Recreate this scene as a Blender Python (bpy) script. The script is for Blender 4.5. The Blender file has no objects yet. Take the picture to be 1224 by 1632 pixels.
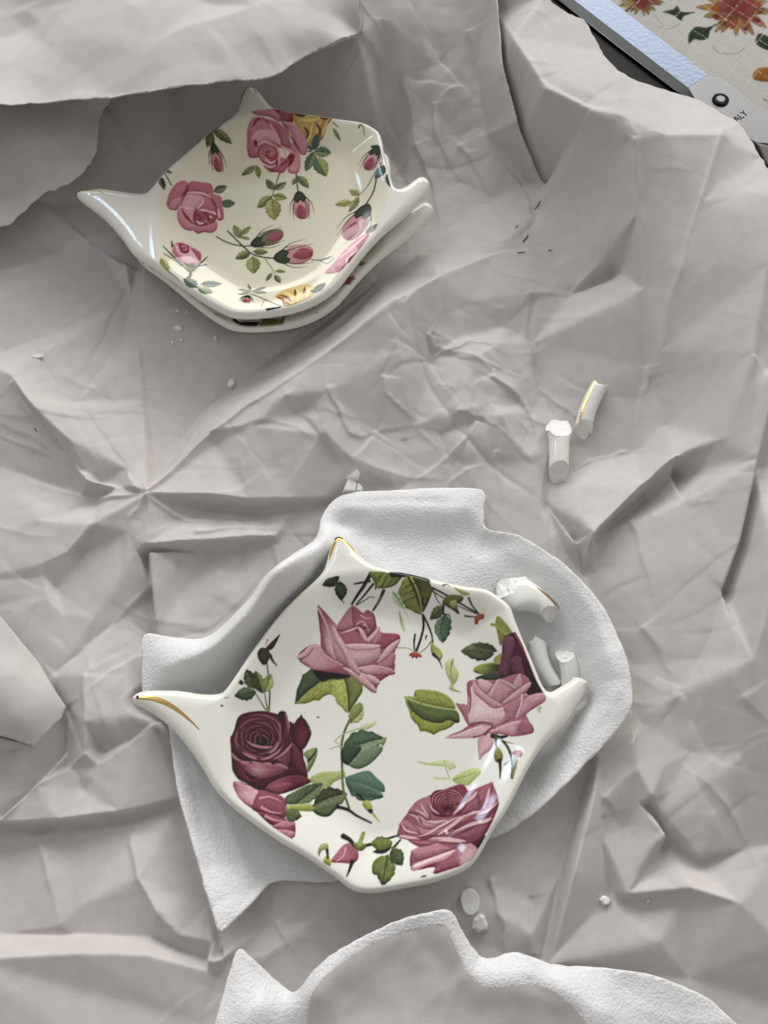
import bpy, math, random
import numpy as np
from mathutils import Vector, Matrix
from mathutils.geometry import delaunay_2d_cdt

# ------------------------------------------------------------------ camera, light, exposure
scene = bpy.context.scene
FPX, TILT, CAMH = 1250.0, math.radians(22.0), 0.245
cam_d = bpy.data.cameras.new('camera')
cam = bpy.data.objects.new('camera', cam_d)
scene.collection.objects.link(cam)
cam.location = (0, 0, CAMH)
cam.rotation_euler = (TILT, 0, 0)
cam_d.sensor_fit = 'VERTICAL'
cam_d.sensor_height = 36.0
cam_d.lens = 36.0 * FPX / 1632.0
cam_d.clip_start = 0.005
cam_d.clip_end = 50
scene.camera = cam
scene.render.resolution_x, scene.render.resolution_y = 768, 1024

world = bpy.data.worlds.new('World')
scene.world = world
world.use_nodes = True
world.node_tree.nodes['Background'].inputs['Color'].default_value = (1.0, 0.965, 0.92, 1)
world.node_tree.nodes['Background'].inputs['Strength'].default_value = 0.41

def area(name, loc, target, sx, sy, power, col):
    l = bpy.data.lights.new(name, 'AREA')
    l.shape = 'RECTANGLE'; l.size = sx; l.size_y = sy; l.energy = power; l.color = col
    o = bpy.data.objects.new(name, l)
    o.location = loc
    o.rotation_euler = (Vector(target) - Vector(loc)).to_track_quat('-Z', 'Y').to_euler()
    scene.collection.objects.link(o)
    return o
area('window_light', (0.15, 2.05, 1.00), (0, 0.10, 0), 4.6, 0.85, 76.0, (1.0, 0.985, 0.965))
area('window_light', (-0.72, 0.83, 1.18), (0.03, 0.04, 0), 0.24, 0.12, 1.7, (0.62, 0.79, 1.0))

scene.view_settings.view_transform = 'Standard'
scene.view_settings.look = 'None'
scene.view_settings.exposure = 0.0
scene.view_settings.gamma = 1.0
scene.view_settings.use_curve_mapping = False
scene.render.engine = 'CYCLES'
scene.cycles.use_denoising = True
scene.cycles.max_bounces = 8
scene.cycles.caustics_reflective = False
scene.cycles.caustics_refractive = False

# ------------------------------------------------------------------ measuring: photo pixel + height -> point
CT, ST = math.cos(TILT), math.sin(TILT)
def ray(px, py):
    a = (np.asarray(px, float) - 612.0) / FPX
    b = -(np.asarray(py, float) - 816.0) / FPX
    return a, b * CT + ST, b * ST - CT
def at(px, py, zmm=0.0):
    """point at height zmm (millimetres above the table) seen at a place of the photograph"""
    dx, dy, dz = ray(px, py)
    t = (np.asarray(zmm, float) * 1e-3 - CAMH) / dz
    return dx * t, dy * t, np.asarray(zmm, float) * 1e-3 + 0 * dx
def at_plane(px, py, C, R):
    """local (u, v) on the plane through C with axes R (3x3 numpy)"""
    dx, dy, dz = ray(px, py)
    d = np.stack([dx, dy, dz], -1)
    o = np.array([0, 0, CAMH])
    n = R[:, 2]
    t = ((C - o) @ n) / (d @ n)
    p = o + d * t[..., None] - C
    return p @ R[:, 0], p @ R[:, 1]

# ------------------------------------------------------------------ numpy geometry helpers
def catmull(pts, k=6, closed=True):
    P = np.asarray(pts, float)
    n = len(P)
    out = []
    rng_ = range(n) if closed else range(n - 1)
    for i in rng_:
        if closed:
            p0, p1, p2, p3 = P[i - 1], P[i], P[(i + 1) % n], P[(i + 2) % n]
        else:
            p0, p1, p2, p3 = P[max(i - 1, 0)], P[i], P[i + 1], P[min(i + 2, n - 1)]
        for j in range(k):
            t = j / k
            out.append(0.5 * (2 * p1 + (p2 - p0) * t + (2 * p0 - 5 * p1 + 4 * p2 - p3) * t * t + (3 * p1 - p0 - 3 * p2 + p3) * t ** 3))
    if not closed:
        out.append(P[-1])
    return np.array(out)

def sdf(poly, X, Y, near=False):
    """signed distance, positive inside; with near=True also the nearest outline point"""
    poly = np.asarray(poly, float)
    shp = X.shape
    x, y = X.ravel(), Y.ravel()
    best = np.full(x.shape, 1e18); inside = np.zeros(x.shape, bool)
    if near:
        nx, ny = x.copy(), y.copy()
    n = len(poly)
    for i in range(n):
        ax, ay = poly[i]; bx, by = poly[(i + 1) % n]
        ex, ey = bx - ax, by - ay
        l2 = ex * ex + ey * ey
        if l2 < 1e-18: continue
        t = np.clip(((x - ax) * ex + (y - ay) * ey) / l2, 0, 1)
        qx, qy = ax + t * ex, ay + t * ey
        d = (x - qx) ** 2 + (y - qy) ** 2
        m = d < best
        best[m] = d[m]
        if near:
            nx[m] = qx[m]; ny[m] = qy[m]
        if ay != by:
            c = ((ay > y) != (by > y)) & (x < ex * (y - ay) / ey + ax)
            inside ^= c
    s = np.where(inside, 1.0, -1.0) * np.sqrt(best)
    if near:
        return s.reshape(shp), nx.reshape(shp), ny.reshape(shp)
    return s.reshape(shp)

def coarse_sdf(poly, X, Y, xs, ys, step, k=5):
    cx = np.arange(xs[0] - step, xs[-1] + 2 * k * step, k * step); cy = np.arange(ys[0] - step, ys[-1] + 2 * k * step, k * step)
    A, B = np.meshgrid(cx, cy)
    return bilin(sdf(poly, A, B), (X - cx[0]) / (k * step), (Y - cy[0]) / (k * step))

def snap_grid(poly, step):
    """grid of quads clipped to a polygon: returns xy (N,2), quads (M,4), signed distance (N)"""
    poly = np.asarray(poly, float)
    lo, hi = poly.min(0) - 1.5 * step, poly.max(0) + 1.5 * step
    xs = np.arange(lo[0], hi[0], step); ys = np.arange(lo[1], hi[1], step)
    X, Y = np.meshgrid(xs, ys)
    s = coarse_sdf(poly, X, Y, xs, ys, step)
    band = np.abs(s) < 6 * step
    nx, ny = X.copy(), Y.copy()
    s[band], nx[band], ny[band] = sdf(poly, X[band], Y[band], True)
    ins = s > 0.28 * step
    q = ins[:-1, :-1] | ins[1:, :-1] | ins[:-1, 1:] | ins[1:, 1:]
    X = np.where(ins, X, nx); Y = np.where(ins, Y, ny); s = np.where(ins, s, 0.0)
    idx = np.arange(X.size).reshape(X.shape)
    quads = np.stack([idx[:-1, :-1][q], idx[:-1, 1:][q], idx[1:, 1:][q], idx[1:, :-1][q]], -1)
    used = np.unique(quads)
    remap = np.full(X.size, -1); remap[used] = np.arange(len(used))
    return np.stack([X.ravel()[used], Y.ravel()[used]], -1), remap[quads], s.ravel()[used]

def sstep(a, b, x):
    t = np.clip((x - a) / (b - a), 0, 1)
    return t * t * (3 - 2 * t)

def rbf(ctrl, vals, X, Y, smooth=0.0):
    """thin plate spline through control points"""
    P = np.asarray(ctrl, float); V = np.asarray(vals, float)
    sc = np.ptp(P, axis=0).max() + 1e-12
    P = P / sc
    n = len(P)
    def K(d2):
        return np.where(d2 > 1e-20, d2 * np.log(np.maximum(d2, 1e-20)) * 0.5, 0)
    d2 = ((P[:, None] - P[None]) ** 2).sum(-1)
    A = np.zeros((n + 3, n + 3))
    A[:n, :n] = K(d2) + smooth * np.eye(n)
    A[:n, n] = 1; A[:n, n + 1:] = P; A[n, :n] = 1; A[n + 1:, :n] = P.T
    w = np.linalg.solve(A, np.concatenate([V, np.zeros(3)]))
    x, y = X.ravel() / sc, Y.ravel() / sc
    out = w[n] + w[n + 1] * x + w[n + 2] * y
    for i in range(n):
        out += w[i] * K((x - P[i, 0]) ** 2 + (y - P[i, 1]) ** 2)
    return out.reshape(X.shape)

def bilin(Z, gx, gy):
    h, w = Z.shape[:2]
    gx = np.clip(gx, 0, w - 1.001); gy = np.clip(gy, 0, h - 1.001)
    i, j = gx.astype(int), gy.astype(int)
    fx, fy = gx - i, gy - j
    if Z.ndim == 3:
        fx, fy = fx[..., None], fy[..., None]
    return (Z[j, i] * (1 - fx) + Z[j, i + 1] * fx) * (1 - fy) + (Z[j + 1, i] * (1 - fx) + Z[j + 1, i + 1] * fx) * fy

def vnoise(X, Y, cell, rng):
    """smooth value noise in -1..1"""
    gx, gy = (X - X.min()) / cell, (Y - Y.min()) / cell
    w, h = int(gx.max()) + 3, int(gy.max()) + 3
    Z = rng.uniform(-1, 1, (h, w))
    i, j = gx.astype(int), gy.astype(int)
    fx, fy = gx - i, gy - j
    fx = fx * fx * (3 - 2 * fx); fy = fy * fy * (3 - 2 * fy)
    return (Z[j, i] * (1 - fx) + Z[j, i + 1] * fx) * (1 - fy) + (Z[j + 1, i] * (1 - fx) + Z[j + 1, i + 1] * fx) * fy

def blur(Z, r):
    """separable gaussian, r in cells"""
    if r <= 0: return Z
    n = int(3 * r) + 1
    k = np.exp(-0.5 * (np.arange(-n, n + 1) / r) ** 2); k /= k.sum()
    P = np.pad(Z, ((n, n), (0, 0)), mode='edge')
    Z = sum(k[i] * P[i:i + Z.shape[0]] for i in range(2 * n + 1))
    P = np.pad(Z, ((0, 0), (n, n)), mode='edge')
    return sum(k[i] * P[:, i:i + Z.shape[1]] for i in range(2 * n + 1))

def raster_tin(verts, hts, tris, xs, ys, out=None):
    """linear interpolation of triangles on the grid xs, ys"""
    Z = np.zeros((len(ys), len(xs))) if out is None else out
    dx, dy = xs[1] - xs[0], ys[1] - ys[0]
    for (a, b, c) in tris:
        x = verts[[a, b, c], 0]; y = verts[[a, b, c], 1]
        i0 = max(int(math.floor((x.min() - xs[0]) / dx)), 0); i1 = min(int(math.ceil((x.max() - xs[0]) / dx)) + 1, len(xs))
        j0 = max(int(math.floor((y.min() - ys[0]) / dy)), 0); j1 = min(int(math.ceil((y.max() - ys[0]) / dy)) + 1, len(ys))
        if i1 <= i0 or j1 <= j0: continue
        X, Y = np.meshgrid(xs[i0:i1], ys[j0:j1])
        det = (y[1] - y[2]) * (x[0] - x[2]) + (x[2] - x[1]) * (y[0] - y[2])
        if abs(det) < 1e-16: continue
        l0 = ((y[1] - y[2]) * (X - x[2]) + (x[2] - x[1]) * (Y - y[2])) / det
        l1 = ((y[2] - y[0]) * (X - x[2]) + (x[0] - x[2]) * (Y - y[2])) / det
        l2 = 1 - l0 - l1
        m = (l0 >= -1e-6) & (l1 >= -1e-6) & (l2 >= -1e-6)
        z = l0 * hts[a] + l1 * hts[b] + l2 * hts[c]
        Z[j0:j1, i0:i1][m] = z[m]
    return Z

def crumple(xs, ys, spacing, rng, warp=0.35):
    """random facets: a triangulated field of unit-variance heights with sharp creases"""
    m = 2.5 * spacing
    px, py = np.meshgrid(np.arange(xs[0] - m, xs[-1] + m, spacing), np.arange(ys[0] - m, ys[-1] + m, spacing))
    P = np.stack([px.ravel(), py.ravel()], -1) + rng.uniform(-0.48, 0.48, (px.size, 2)) * spacing
    keep = rng.uniform(size=len(P)) > 0.28
    P = P[keep]
    H = rng.normal(0, 1, len(P))
    r = delaunay_2d_cdt([Vector((float(a), float(b))) for a, b in P], [], [], 0, 1e-9)
    V = np.array([[v.x, v.y] for v in r[0]]); orig = [o[0] if o else 0 for o in r[3]]
    Z = raster_tin(V, H[orig], r[2], xs, ys)
    X, Y = np.meshgrid(xs, ys)
    wx = vnoise(X, Y, spacing * 1.6, rng) * warp * spacing
    wy = vnoise(X, Y, spacing * 1.6, rng) * warp * spacing
    return bilin(Z, (X + wx - xs[0]) / (xs[1] - xs[0]), (Y + wy - ys[0]) / (ys[1] - ys[0]))

# ------------------------------------------------------------------ object helpers
COL = scene.collection
def tag(o, label=None, cat=None, group=None, kind=None):
    if label: o['label'] = label
    if cat: o['category'] = cat
    if group: o['group'] = group
    if kind: o['kind'] = kind
    return o
def empty(name, loc=(0, 0, 0), rot=None):
    o = bpy.data.objects.new(name, None)
    o.empty_display_size = 0.01
    COL.objects.link(o)
    o.location = loc
    if rot is not None: o.rotation_euler = rot
    return o
def mesh_obj(name, V, F, mat, parent=None, smooth=True, colors=None, normals=None):
    me = bpy.data.meshes.new(name)
    V = np.asarray(V, np.float32)
    if isinstance(F, np.ndarray):
        k = F.shape[1]
        me.vertices.add(len(V)); me.vertices.foreach_set('co', V.ravel())
        me.loops.add(F.size); me.loops.foreach_set('vertex_index', F.ravel().astype(np.int32))
        me.polygons.add(len(F))
        me.polygons.foreach_set('loop_start', np.arange(0, F.size, k, dtype=np.int32))
        me.update(calc_edges=True)
    else:
        me.from_pydata(V.tolist(), [], F)
    me.validate()
    if smooth:
        me.polygons.foreach_set('use_smooth', np.ones(len(me.polygons), bool))
    else:
        me.polygons.foreach_set('use_smooth', np.zeros(len(me.polygons), bool))
    if colors is not None:
        ca = me.color_attributes.new('print', 'FLOAT_COLOR', 'POINT')
        c = np.ones((len(V), 4), np.float32); c[:, :3] = colors
        ca.data.foreach_set('color', c.ravel())
    me.materials.append(mat)
    if normals is not None:
        me.normals_split_custom_set_from_vertices(np.asarray(normals, float).tolist())
    me.update()
    o = bpy.data.objects.new(name, me)
    COL.objects.link(o)
    if parent is not None: o.parent = parent
    return o

def lin(r, g=None, b=None):
    c = np.array(r if g is None else (r, g, b), float) / 255.0
    return np.where(c <= 0.04045, c / 12.92, ((c + 0.055) / 1.055) ** 2.4)

# ------------------------------------------------------------------ materials
def mat_new(name):
    m = bpy.data.materials.new(name); m.use_nodes = True
    nt = m.node_tree
    return m, nt, nt.nodes['Principled BSDF']
def nd(nt, kind, **kw):
    n = nt.nodes.new(kind)
    for k, v in kw.items():
        setattr(n, k, v)
    return n
def set_in(node, **kw):
    for k, v in kw.items():
        node.inputs[k.replace('_', ' ')].default_value = v
def noise_mat(name, c1, c2, scale, rough, bump_scale, bump_str, bump_dist, spec=0.3, second=None, detail=4.0):
    m, nt, b = mat_new(name)
    tc = nd(nt, 'ShaderNodeTexCoord')
    n = nd(nt, 'ShaderNodeTexNoise'); set_in(n, Scale=scale, Detail=detail, Roughness=0.6)
    r = nd(nt, 'ShaderNodeValToRGB')
    r.color_ramp.elements[0].position = 0.32; r.color_ramp.elements[1].position = 0.68
    r.color_ramp.elements[0].color = (*c1, 1); r.color_ramp.elements[1].color = (*c2, 1)
    nt.links.new(tc.outputs['Object'], n.inputs['Vector']); nt.links.new(n.outputs['Fac'], r.inputs['Fac'])
    nt.links.new(r.outputs['Color'], b.inputs['Base Color'])
    n2 = nd(nt, 'ShaderNodeTexNoise'); set_in(n2, Scale=bump_scale, Detail=3.0, Roughness=0.65)
    nt.links.new(tc.outputs['Object'], n2.inputs['Vector'])
    bp = nd(nt, 'ShaderNodeBump'); set_in(bp, Strength=bump_str, Distance=bump_dist)
    nt.links.new(n2.outputs['Fac'], bp.inputs['Height']); nt.links.new(bp.outputs['Normal'], b.inputs['Normal'])
    set_in(b, Roughness=rough)
    b.inputs['Specular IOR Level'].default_value = spec
    return m
def print_mat(name, rough, spec=0.5, coat=0.0):
    m, nt, b = mat_new(name)
    a = nd(nt, 'ShaderNodeAttribute', attribute_name='print')
    nt.links.new(a.outputs['Color'], b.inputs['Base Color'])
    set_in(b, Roughness=rough)
    b.inputs['Specular IOR Level'].default_value = spec
    b.inputs['Coat Weight'].default_value = coat
    b.inputs['Coat Roughness'].default_value = 0.03
    return m
M_PAPER = noise_mat('wrapping_paper', (0.508, 0.480, 0.464), (0.556, 0.526, 0.508), 220.0, 0.55, 1900.0, 0.35, 0.00016, 0.28)
M_FOAM = noise_mat('packing_foam', (0.84, 0.84, 0.84), (0.90, 0.90, 0.90), 700.0, 0.62, 1150.0, 0.8, 0.0005, 0.3)
def translucent(m, f):
    nt = m.node_tree; b = nt.nodes['Principled BSDF']; o = nt.nodes['Material Output']
    t = nd(nt, 'ShaderNodeBsdfTranslucent'); x = nd(nt, 'ShaderNodeMixShader'); x.inputs[0].default_value = f
    t.inputs['Color'].default_value = (.9, .9, .9, 1)
    nt.links.new(b.outputs[0], x.inputs[1]); nt.links.new(t.outputs[0], x.inputs[2]); nt.links.new(x.outputs[0], o.inputs['Surface'])
translucent(M_FOAM, .14)
M_GLAZE = print_mat('glazed_porcelain', 0.085, 0.38, 0.0)
M_BARE = noise_mat('broken_porcelain', (0.80, 0.795, 0.765), (0.84, 0.835, 0.81), 500.0, 0.6, 900.0, 0.4, 0.0004, 0.35)
M_WHITE = noise_mat('white_glaze', (0.78, 0.78, 0.74), (0.81, 0.81, 0.77), 120.0, 0.12, 300.0, 0.05, 0.0001, 0.5)
def metal(name, col, rough, bump=0.0, bscale=900.0, stretch=None):
    m, nt, b = mat_new(name)
    set_in(b, Metallic=1.0, Roughness=rough); b.inputs['Base Color'].default_value = (*col, 1)
    if bump:
        tc = nd(nt, 'ShaderNodeTexCoord'); mp = nd(nt, 'ShaderNodeMapping')
        if stretch: mp.inputs['Scale'].default_value = stretch
        n = nd(nt, 'ShaderNodeTexNoise'); set_in(n, Scale=bscale, Detail=4.0)
        bp = nd(nt, 'ShaderNodeBump'); set_in(bp, Strength=bump, Distance=0.0002)
        nt.links.new(tc.outputs['Object'], mp.inputs['Vector']); nt.links.new(mp.outputs['Vector'], n.inputs['Vector'])
        nt.links.new(n.outputs['Fac'], bp.inputs['Height']); nt.links.new(bp.outputs['Normal'], b.inputs['Normal'])
    return m
M_GOLD = metal('gold_lustre', (0.80, 0.52, 0.16), 0.22)
M_STEEL = metal('brushed_steel', (0.10, 0.120, 0.158), 0.30, 0.5, 500.0, (1, 1, 1))  # blue of the sky mirrored in the blade is put into this colour
M_STEEL_DULL = metal('dull_steel', (0.17, 0.17, 0.17), 0.46, 0.15, 900.0)
M_STEEL_DARK = metal('dark_steel', (0.010, 0.010, 0.010), 0.55, 0.1, 900.0)
def plain(name, col, rough, spec=0.4):
    m, nt, b = mat_new(name)
    b.inputs['Base Color'].default_value = (*col, 1); set_in(b, Roughness=rough)
    b.inputs['Specular IOR Level'].default_value = spec
    return m
M_BLACK = plain('black_plastic', (0.012, 0.012, 0.013), 0.35)
M_INK = plain('dark_ink', (0.012, 0.012, 0.012), 0.8, 0.05)
M_FIBRE = plain('dark_fibre', (0.025, 0.02, 0.02), 0.8)

# ------------------------------------------------------------------ paper and cloth structure: table surface first
# ------------------------------------------------------------------ print painter (flat decoration, painted in the plane of the thing that carries it)
class Canvas:
    def __init__(s, u0, v0, u1, v1, res, base, C=None, R=None, seed=1):
        s.u0, s.v0, s.res, s.C, s.R = u0, v0, res, C, R
        s.w, s.h = int((u1 - u0) / res) + 2, int((v1 - v0) / res) + 2
        s.A = np.empty((s.h, s.w, 3)); s.A[:] = base
        s.rng = np.random.default_rng(seed)
        s.clip = None; s.gain = 1.0
        s.grain = s.rng.normal(0, 1, (s.h, s.w)); s.grain = blur(s.grain, 0.8); s.grain /= s.grain.std()
        s.org, s.sc = (0.0, 0.0), 1.0
    def Z(s, x0, y0, k):
        s.org, s.sc = (x0, y0), k
    def to(s, pts):
        P = np.asarray(pts, float).reshape(-1, 2)
        px, py = s.org[0] + P[:, 0] / s.sc, s.org[1] + P[:, 1] / s.sc
        u, v = at_plane(px, py, s.C, s.R)
        return np.stack([(u - s.u0) / s.res, (v - s.v0) / s.res], -1)
    def col(s, c):
        return np.clip(lin(c) * s.gain, 0, 0.95)
    def box(s, P, m):
        lo = np.floor(P.min(0) - m).astype(int); hi = np.ceil(P.max(0) + m).astype(int)
        x0, y0 = max(lo[0], 0), max(lo[1], 0); x1, y1 = min(hi[0], s.w), min(hi[1], s.h)
        if x1 <= x0 or y1 <= y0: return None
        X, Y = np.meshgrid(np.arange(x0, x1), np.arange(y0, y1))
        return X, Y, (slice(y0, y1), slice(x0, x1))
    def put(s, sl, c, a):
        if s.clip is not None:
            a = a * s.clip[sl]
        a = np.clip(a, 0, 1)[..., None]
        s.A[sl] = s.A[sl] * (1 - a) + c * a
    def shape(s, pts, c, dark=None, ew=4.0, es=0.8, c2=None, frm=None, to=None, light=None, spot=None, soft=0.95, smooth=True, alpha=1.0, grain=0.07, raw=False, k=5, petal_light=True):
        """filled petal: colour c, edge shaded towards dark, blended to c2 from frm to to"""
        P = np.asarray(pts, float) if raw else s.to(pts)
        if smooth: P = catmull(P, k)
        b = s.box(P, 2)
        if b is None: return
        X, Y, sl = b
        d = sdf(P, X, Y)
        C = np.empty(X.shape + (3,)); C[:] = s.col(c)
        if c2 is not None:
            if frm is None:
                f, t = np.array([X.min(), Y.mean()]), np.array([X.max(), Y.mean()])
            else:
                f, t = s.to([frm])[0], s.to([to])[0]
            ax = t - f
            tt = sstep(0, 1, ((X - f[0]) * ax[0] + (Y - f[1]) * ax[1]) / (ax @ ax))[..., None]
            C = C * (1 - tt) + s.col(c2) * tt
        elif dark is not None:
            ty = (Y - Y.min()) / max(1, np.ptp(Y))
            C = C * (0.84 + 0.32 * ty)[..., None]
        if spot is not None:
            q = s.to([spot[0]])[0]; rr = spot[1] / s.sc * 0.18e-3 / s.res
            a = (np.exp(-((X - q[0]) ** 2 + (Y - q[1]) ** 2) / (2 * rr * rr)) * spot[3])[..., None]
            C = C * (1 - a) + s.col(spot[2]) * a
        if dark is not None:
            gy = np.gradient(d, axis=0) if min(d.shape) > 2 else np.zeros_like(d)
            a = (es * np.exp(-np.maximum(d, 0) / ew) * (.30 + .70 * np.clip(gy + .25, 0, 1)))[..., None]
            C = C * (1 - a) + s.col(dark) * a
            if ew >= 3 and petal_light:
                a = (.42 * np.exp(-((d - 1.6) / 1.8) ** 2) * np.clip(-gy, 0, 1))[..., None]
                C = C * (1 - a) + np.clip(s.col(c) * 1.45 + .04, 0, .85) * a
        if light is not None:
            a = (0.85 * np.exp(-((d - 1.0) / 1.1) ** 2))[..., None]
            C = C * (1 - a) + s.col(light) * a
        C = C * (1 + grain * s.grain[sl])[..., None]
        s.put(sl, C, sstep(-soft, soft, d) * alpha)
    def stroke(s, pts, w, c, w2=None, alpha=1.0, soft=0.6, smooth=True, taper='end', raw=False):
        """line with width in photo pixels at both ends"""
        P = np.asarray(pts, float) if raw else s.to(pts)
        if smooth and len(P) > 2: P = catmull(P, 6, False)
        k = 0.5 * 0.18e-3 / s.res
        w0 = w * k; w1 = (w if w2 is None else w2) * k
        b = s.box(P, max(w0, w1) + 2)
        if b is None: return
        X, Y, sl = b
        best = np.full(X.shape, -1e9)
        n = len(P) - 1
        for i in range(n):
            a_, b_ = P[i], P[i + 1]
            e = b_ - a_; l2 = max(e @ e, 1e-9)
            t = np.clip(((X - a_[0]) * e[0] + (Y - a_[1]) * e[1]) / l2, 0, 1)
            d = np.hypot(X - a_[0] - t * e[0], Y - a_[1] - t * e[1])
            tt = (i + t) / n
            ww = w0 + (w1 - w0) * tt
            if taper == 'both': ww = w0 * np.sin(np.pi * np.clip(tt, 0.03, 0.97)) ** 0.7
            best = np.maximum(best, ww - d)
        s.put(sl, s.col(c), sstep(-soft, soft, best) * alpha)
    def leaf(s, base, tip, wl, wr, c1, c2, bend=0.0, dark=(25, 32, 22), vein=None, veins=4, alpha=1.0, edge=0.75):
        """two halves either side of a midrib; widths as a share of the length"""
        c1 = tuple(min(255, x * 1.10 + 4) for x in c1); c2 = tuple(min(255, x * 1.14 + 6) for x in c2); edge *= .85
        B, T = s.to([base])[0], s.to([tip])[0]
        ax = T - B; L = np.hypot(*ax)
        nrm = np.array([-ax[1], ax[0]])
        t = np.linspace(0, 1, 14)
        mid = B + t[:, None] * ax + (np.sin(np.pi * t) * bend)[:, None] * nrm
        prof = np.sin(np.pi * t ** 0.85) ** 0.85
        jag = 1 + 0.10 * np.sin(t * 29 + B[0])
        lft = mid + (prof * wl * jag)[:, None] * nrm; rgt = mid - (prof * wr * jag)[:, None] * nrm
        ew = max(L * 0.07, 1.0)
        s.shape(np.concatenate([mid, lft[::-1][1:-1]]), c1, dark, ew, edge, raw=True, smooth=False, alpha=alpha, grain=0.14, petal_light=False)
        s.shape(np.concatenate([mid, rgt[::-1][1:-1]]), c2, dark, ew, edge * 0.8, raw=True, smooth=False, alpha=alpha, grain=0.14, petal_light=False)
        vc = vein or tuple(int(x * 0.62) for x in c1)
        s.stroke(mid[:-1], 2.2 * min(1, L / 40), vc, 0.8, raw=True, smooth=False, alpha=0.8 * alpha)
        if L > 45:
            for i in range(veins):
                j = 2 + int(i * 9 / veins)
                for side, wd in ((lft, wl), (rgt, wr)):
                    e = mid[min(j + 2, 13)] + (side[min(j + 2, 13)] - mid[min(j + 2, 13)]) * 0.8
                    s.stroke([mid[j], e], 1.2, vc, 0.5, raw=True, smooth=False, alpha=0.45 * alpha)
    def bud(s, base, tip, w, pink=(165, 70, 85), pale=(205, 165, 165), green=(52, 62, 40)):
        """rose bud: pointed flower inside green sepals"""
        B, T = s.to([base])[0], s.to([tip])[0]
        ax = T - B; nrm = np.array([-ax[1], ax[0]])
        def q(t, o): return B + ax * t + nrm * o
        s.shape([q(0.18, 0), q(0.35, w * .8), q(0.65, w), q(0.9, w * .7), q(1.0, 0.05), q(0.92, -w * .6), q(0.65, -w), q(0.35, -w * .8)], pale, pink, 3.0, 0.9, raw=True)
        s.shape([q(0.45, -w * .1), q(0.7, w * .55), q(0.97, w * .1), q(0.9, -w * .5), q(0.65, -w * .6)], pink, (110, 30, 45), 2.5, 0.8, raw=True)
        s.stroke([q(0.4, w * .1), q(0.7, w * .3), q(0.95, 0)], 1.4, pale, 0.6, raw=True, alpha=0.7)
        s.shape([q(-0.05, 0), q(0.05, w * .5), q(0.25, w * .75), q(0.38, w * .35), q(0.30, 0), q(0.38, -w * .35), q(0.25, -w * .75), q(0.05, -w * .5)], green, (25, 30, 22), 2.0, 0.8, raw=True)
        for sgn, ln, o in ((1, .85, 1.25), (-1, .8, 1.25), (1, .55, .9), (-1, .95, .95), (1, 1.05, .7)):
            s.stroke([q(0.08, sgn * w * .3), q(ln * .5, sgn * w * o * .95), q(ln, sgn * w * o * 1.12)], 3.2, green, 0.5, raw=True)
    def finish(s, sat, sharp):
        """slightly faded transfer print with crisp local contrast"""
        A = s.A; lum = A @ np.array([.3, .55, .15])
        red = np.clip((A[..., 0] - A[..., 1]) / (A[..., 0] + 1e-4) * 2.5, 0, 1)[..., None]
        A = A * (1 - red * (1 - sat)) + lum[..., None] * red * (1 - sat)
        low = np.stack([blur(A[..., i], 3.5) for i in range(3)], -1)
        dev = (A - low) * sharp
        ink = np.clip((.70 - lum) * 6, 0, 1)[..., None]
        s.A = np.clip(A + dev * ink, .012, .82)
    def rose(s, cx, cy, rx, ry, turn, pal, seed):
        """open rose: outer petals, inner cup, spiral heart; radii in crop pixels"""
        r = np.random.default_rng(seed)
        lightc, midc, darkc = pal
        def q(a, k, dx=0, dy=0): return (cx + dx + math.cos(a) * rx * k, cy + dy + math.sin(a) * ry * k)
        n = 7
        for i in range(n):
            a = turn + i * 2 * math.pi / n + r.uniform(-.12, .12)
            w = 0.52
            s.shape([q(a - w, .45), q(a - w * .95, .8), q(a - w * .5, 1.0), q(a, .93 + r.uniform(0, .08)), q(a + w * .5, 1.0), q(a + w * .95, .8), q(a + w, .45)], midc, darkc, 4.0, .75, c2=lightc, frm=q(a, .55), to=q(a, 1.0))
        for i in range(6):
            a = turn + .4 + i * 2 * math.pi / 6 + r.uniform(-.15, .15)
            w = 0.6
            s.shape([q(a - w, .25), q(a - w, .5), q(a - w * .4, .70), q(a + w * .4, .72), q(a + w, .5), q(a + w, .25)], midc, darkc, 3.0, .8, c2=lightc, frm=q(a, .35), to=q(a, .72))
        for i, kk in enumerate((.48, .38, .28, .19, .10)):
            a = turn + i * 1.3
            s.shape([q(a + t, kk * (1 + .08 * math.sin(3 * t))) for t in np.linspace(0, 2 * math.pi, 9)[:-1]], midc if i % 2 else darkc, darkc, 2.2, .85)
            s.stroke([q(a + t, kk * .97) for t in np.linspace(0.2, 3.3, 7)], 2.6, lightc, .6, alpha=.85)

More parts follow.
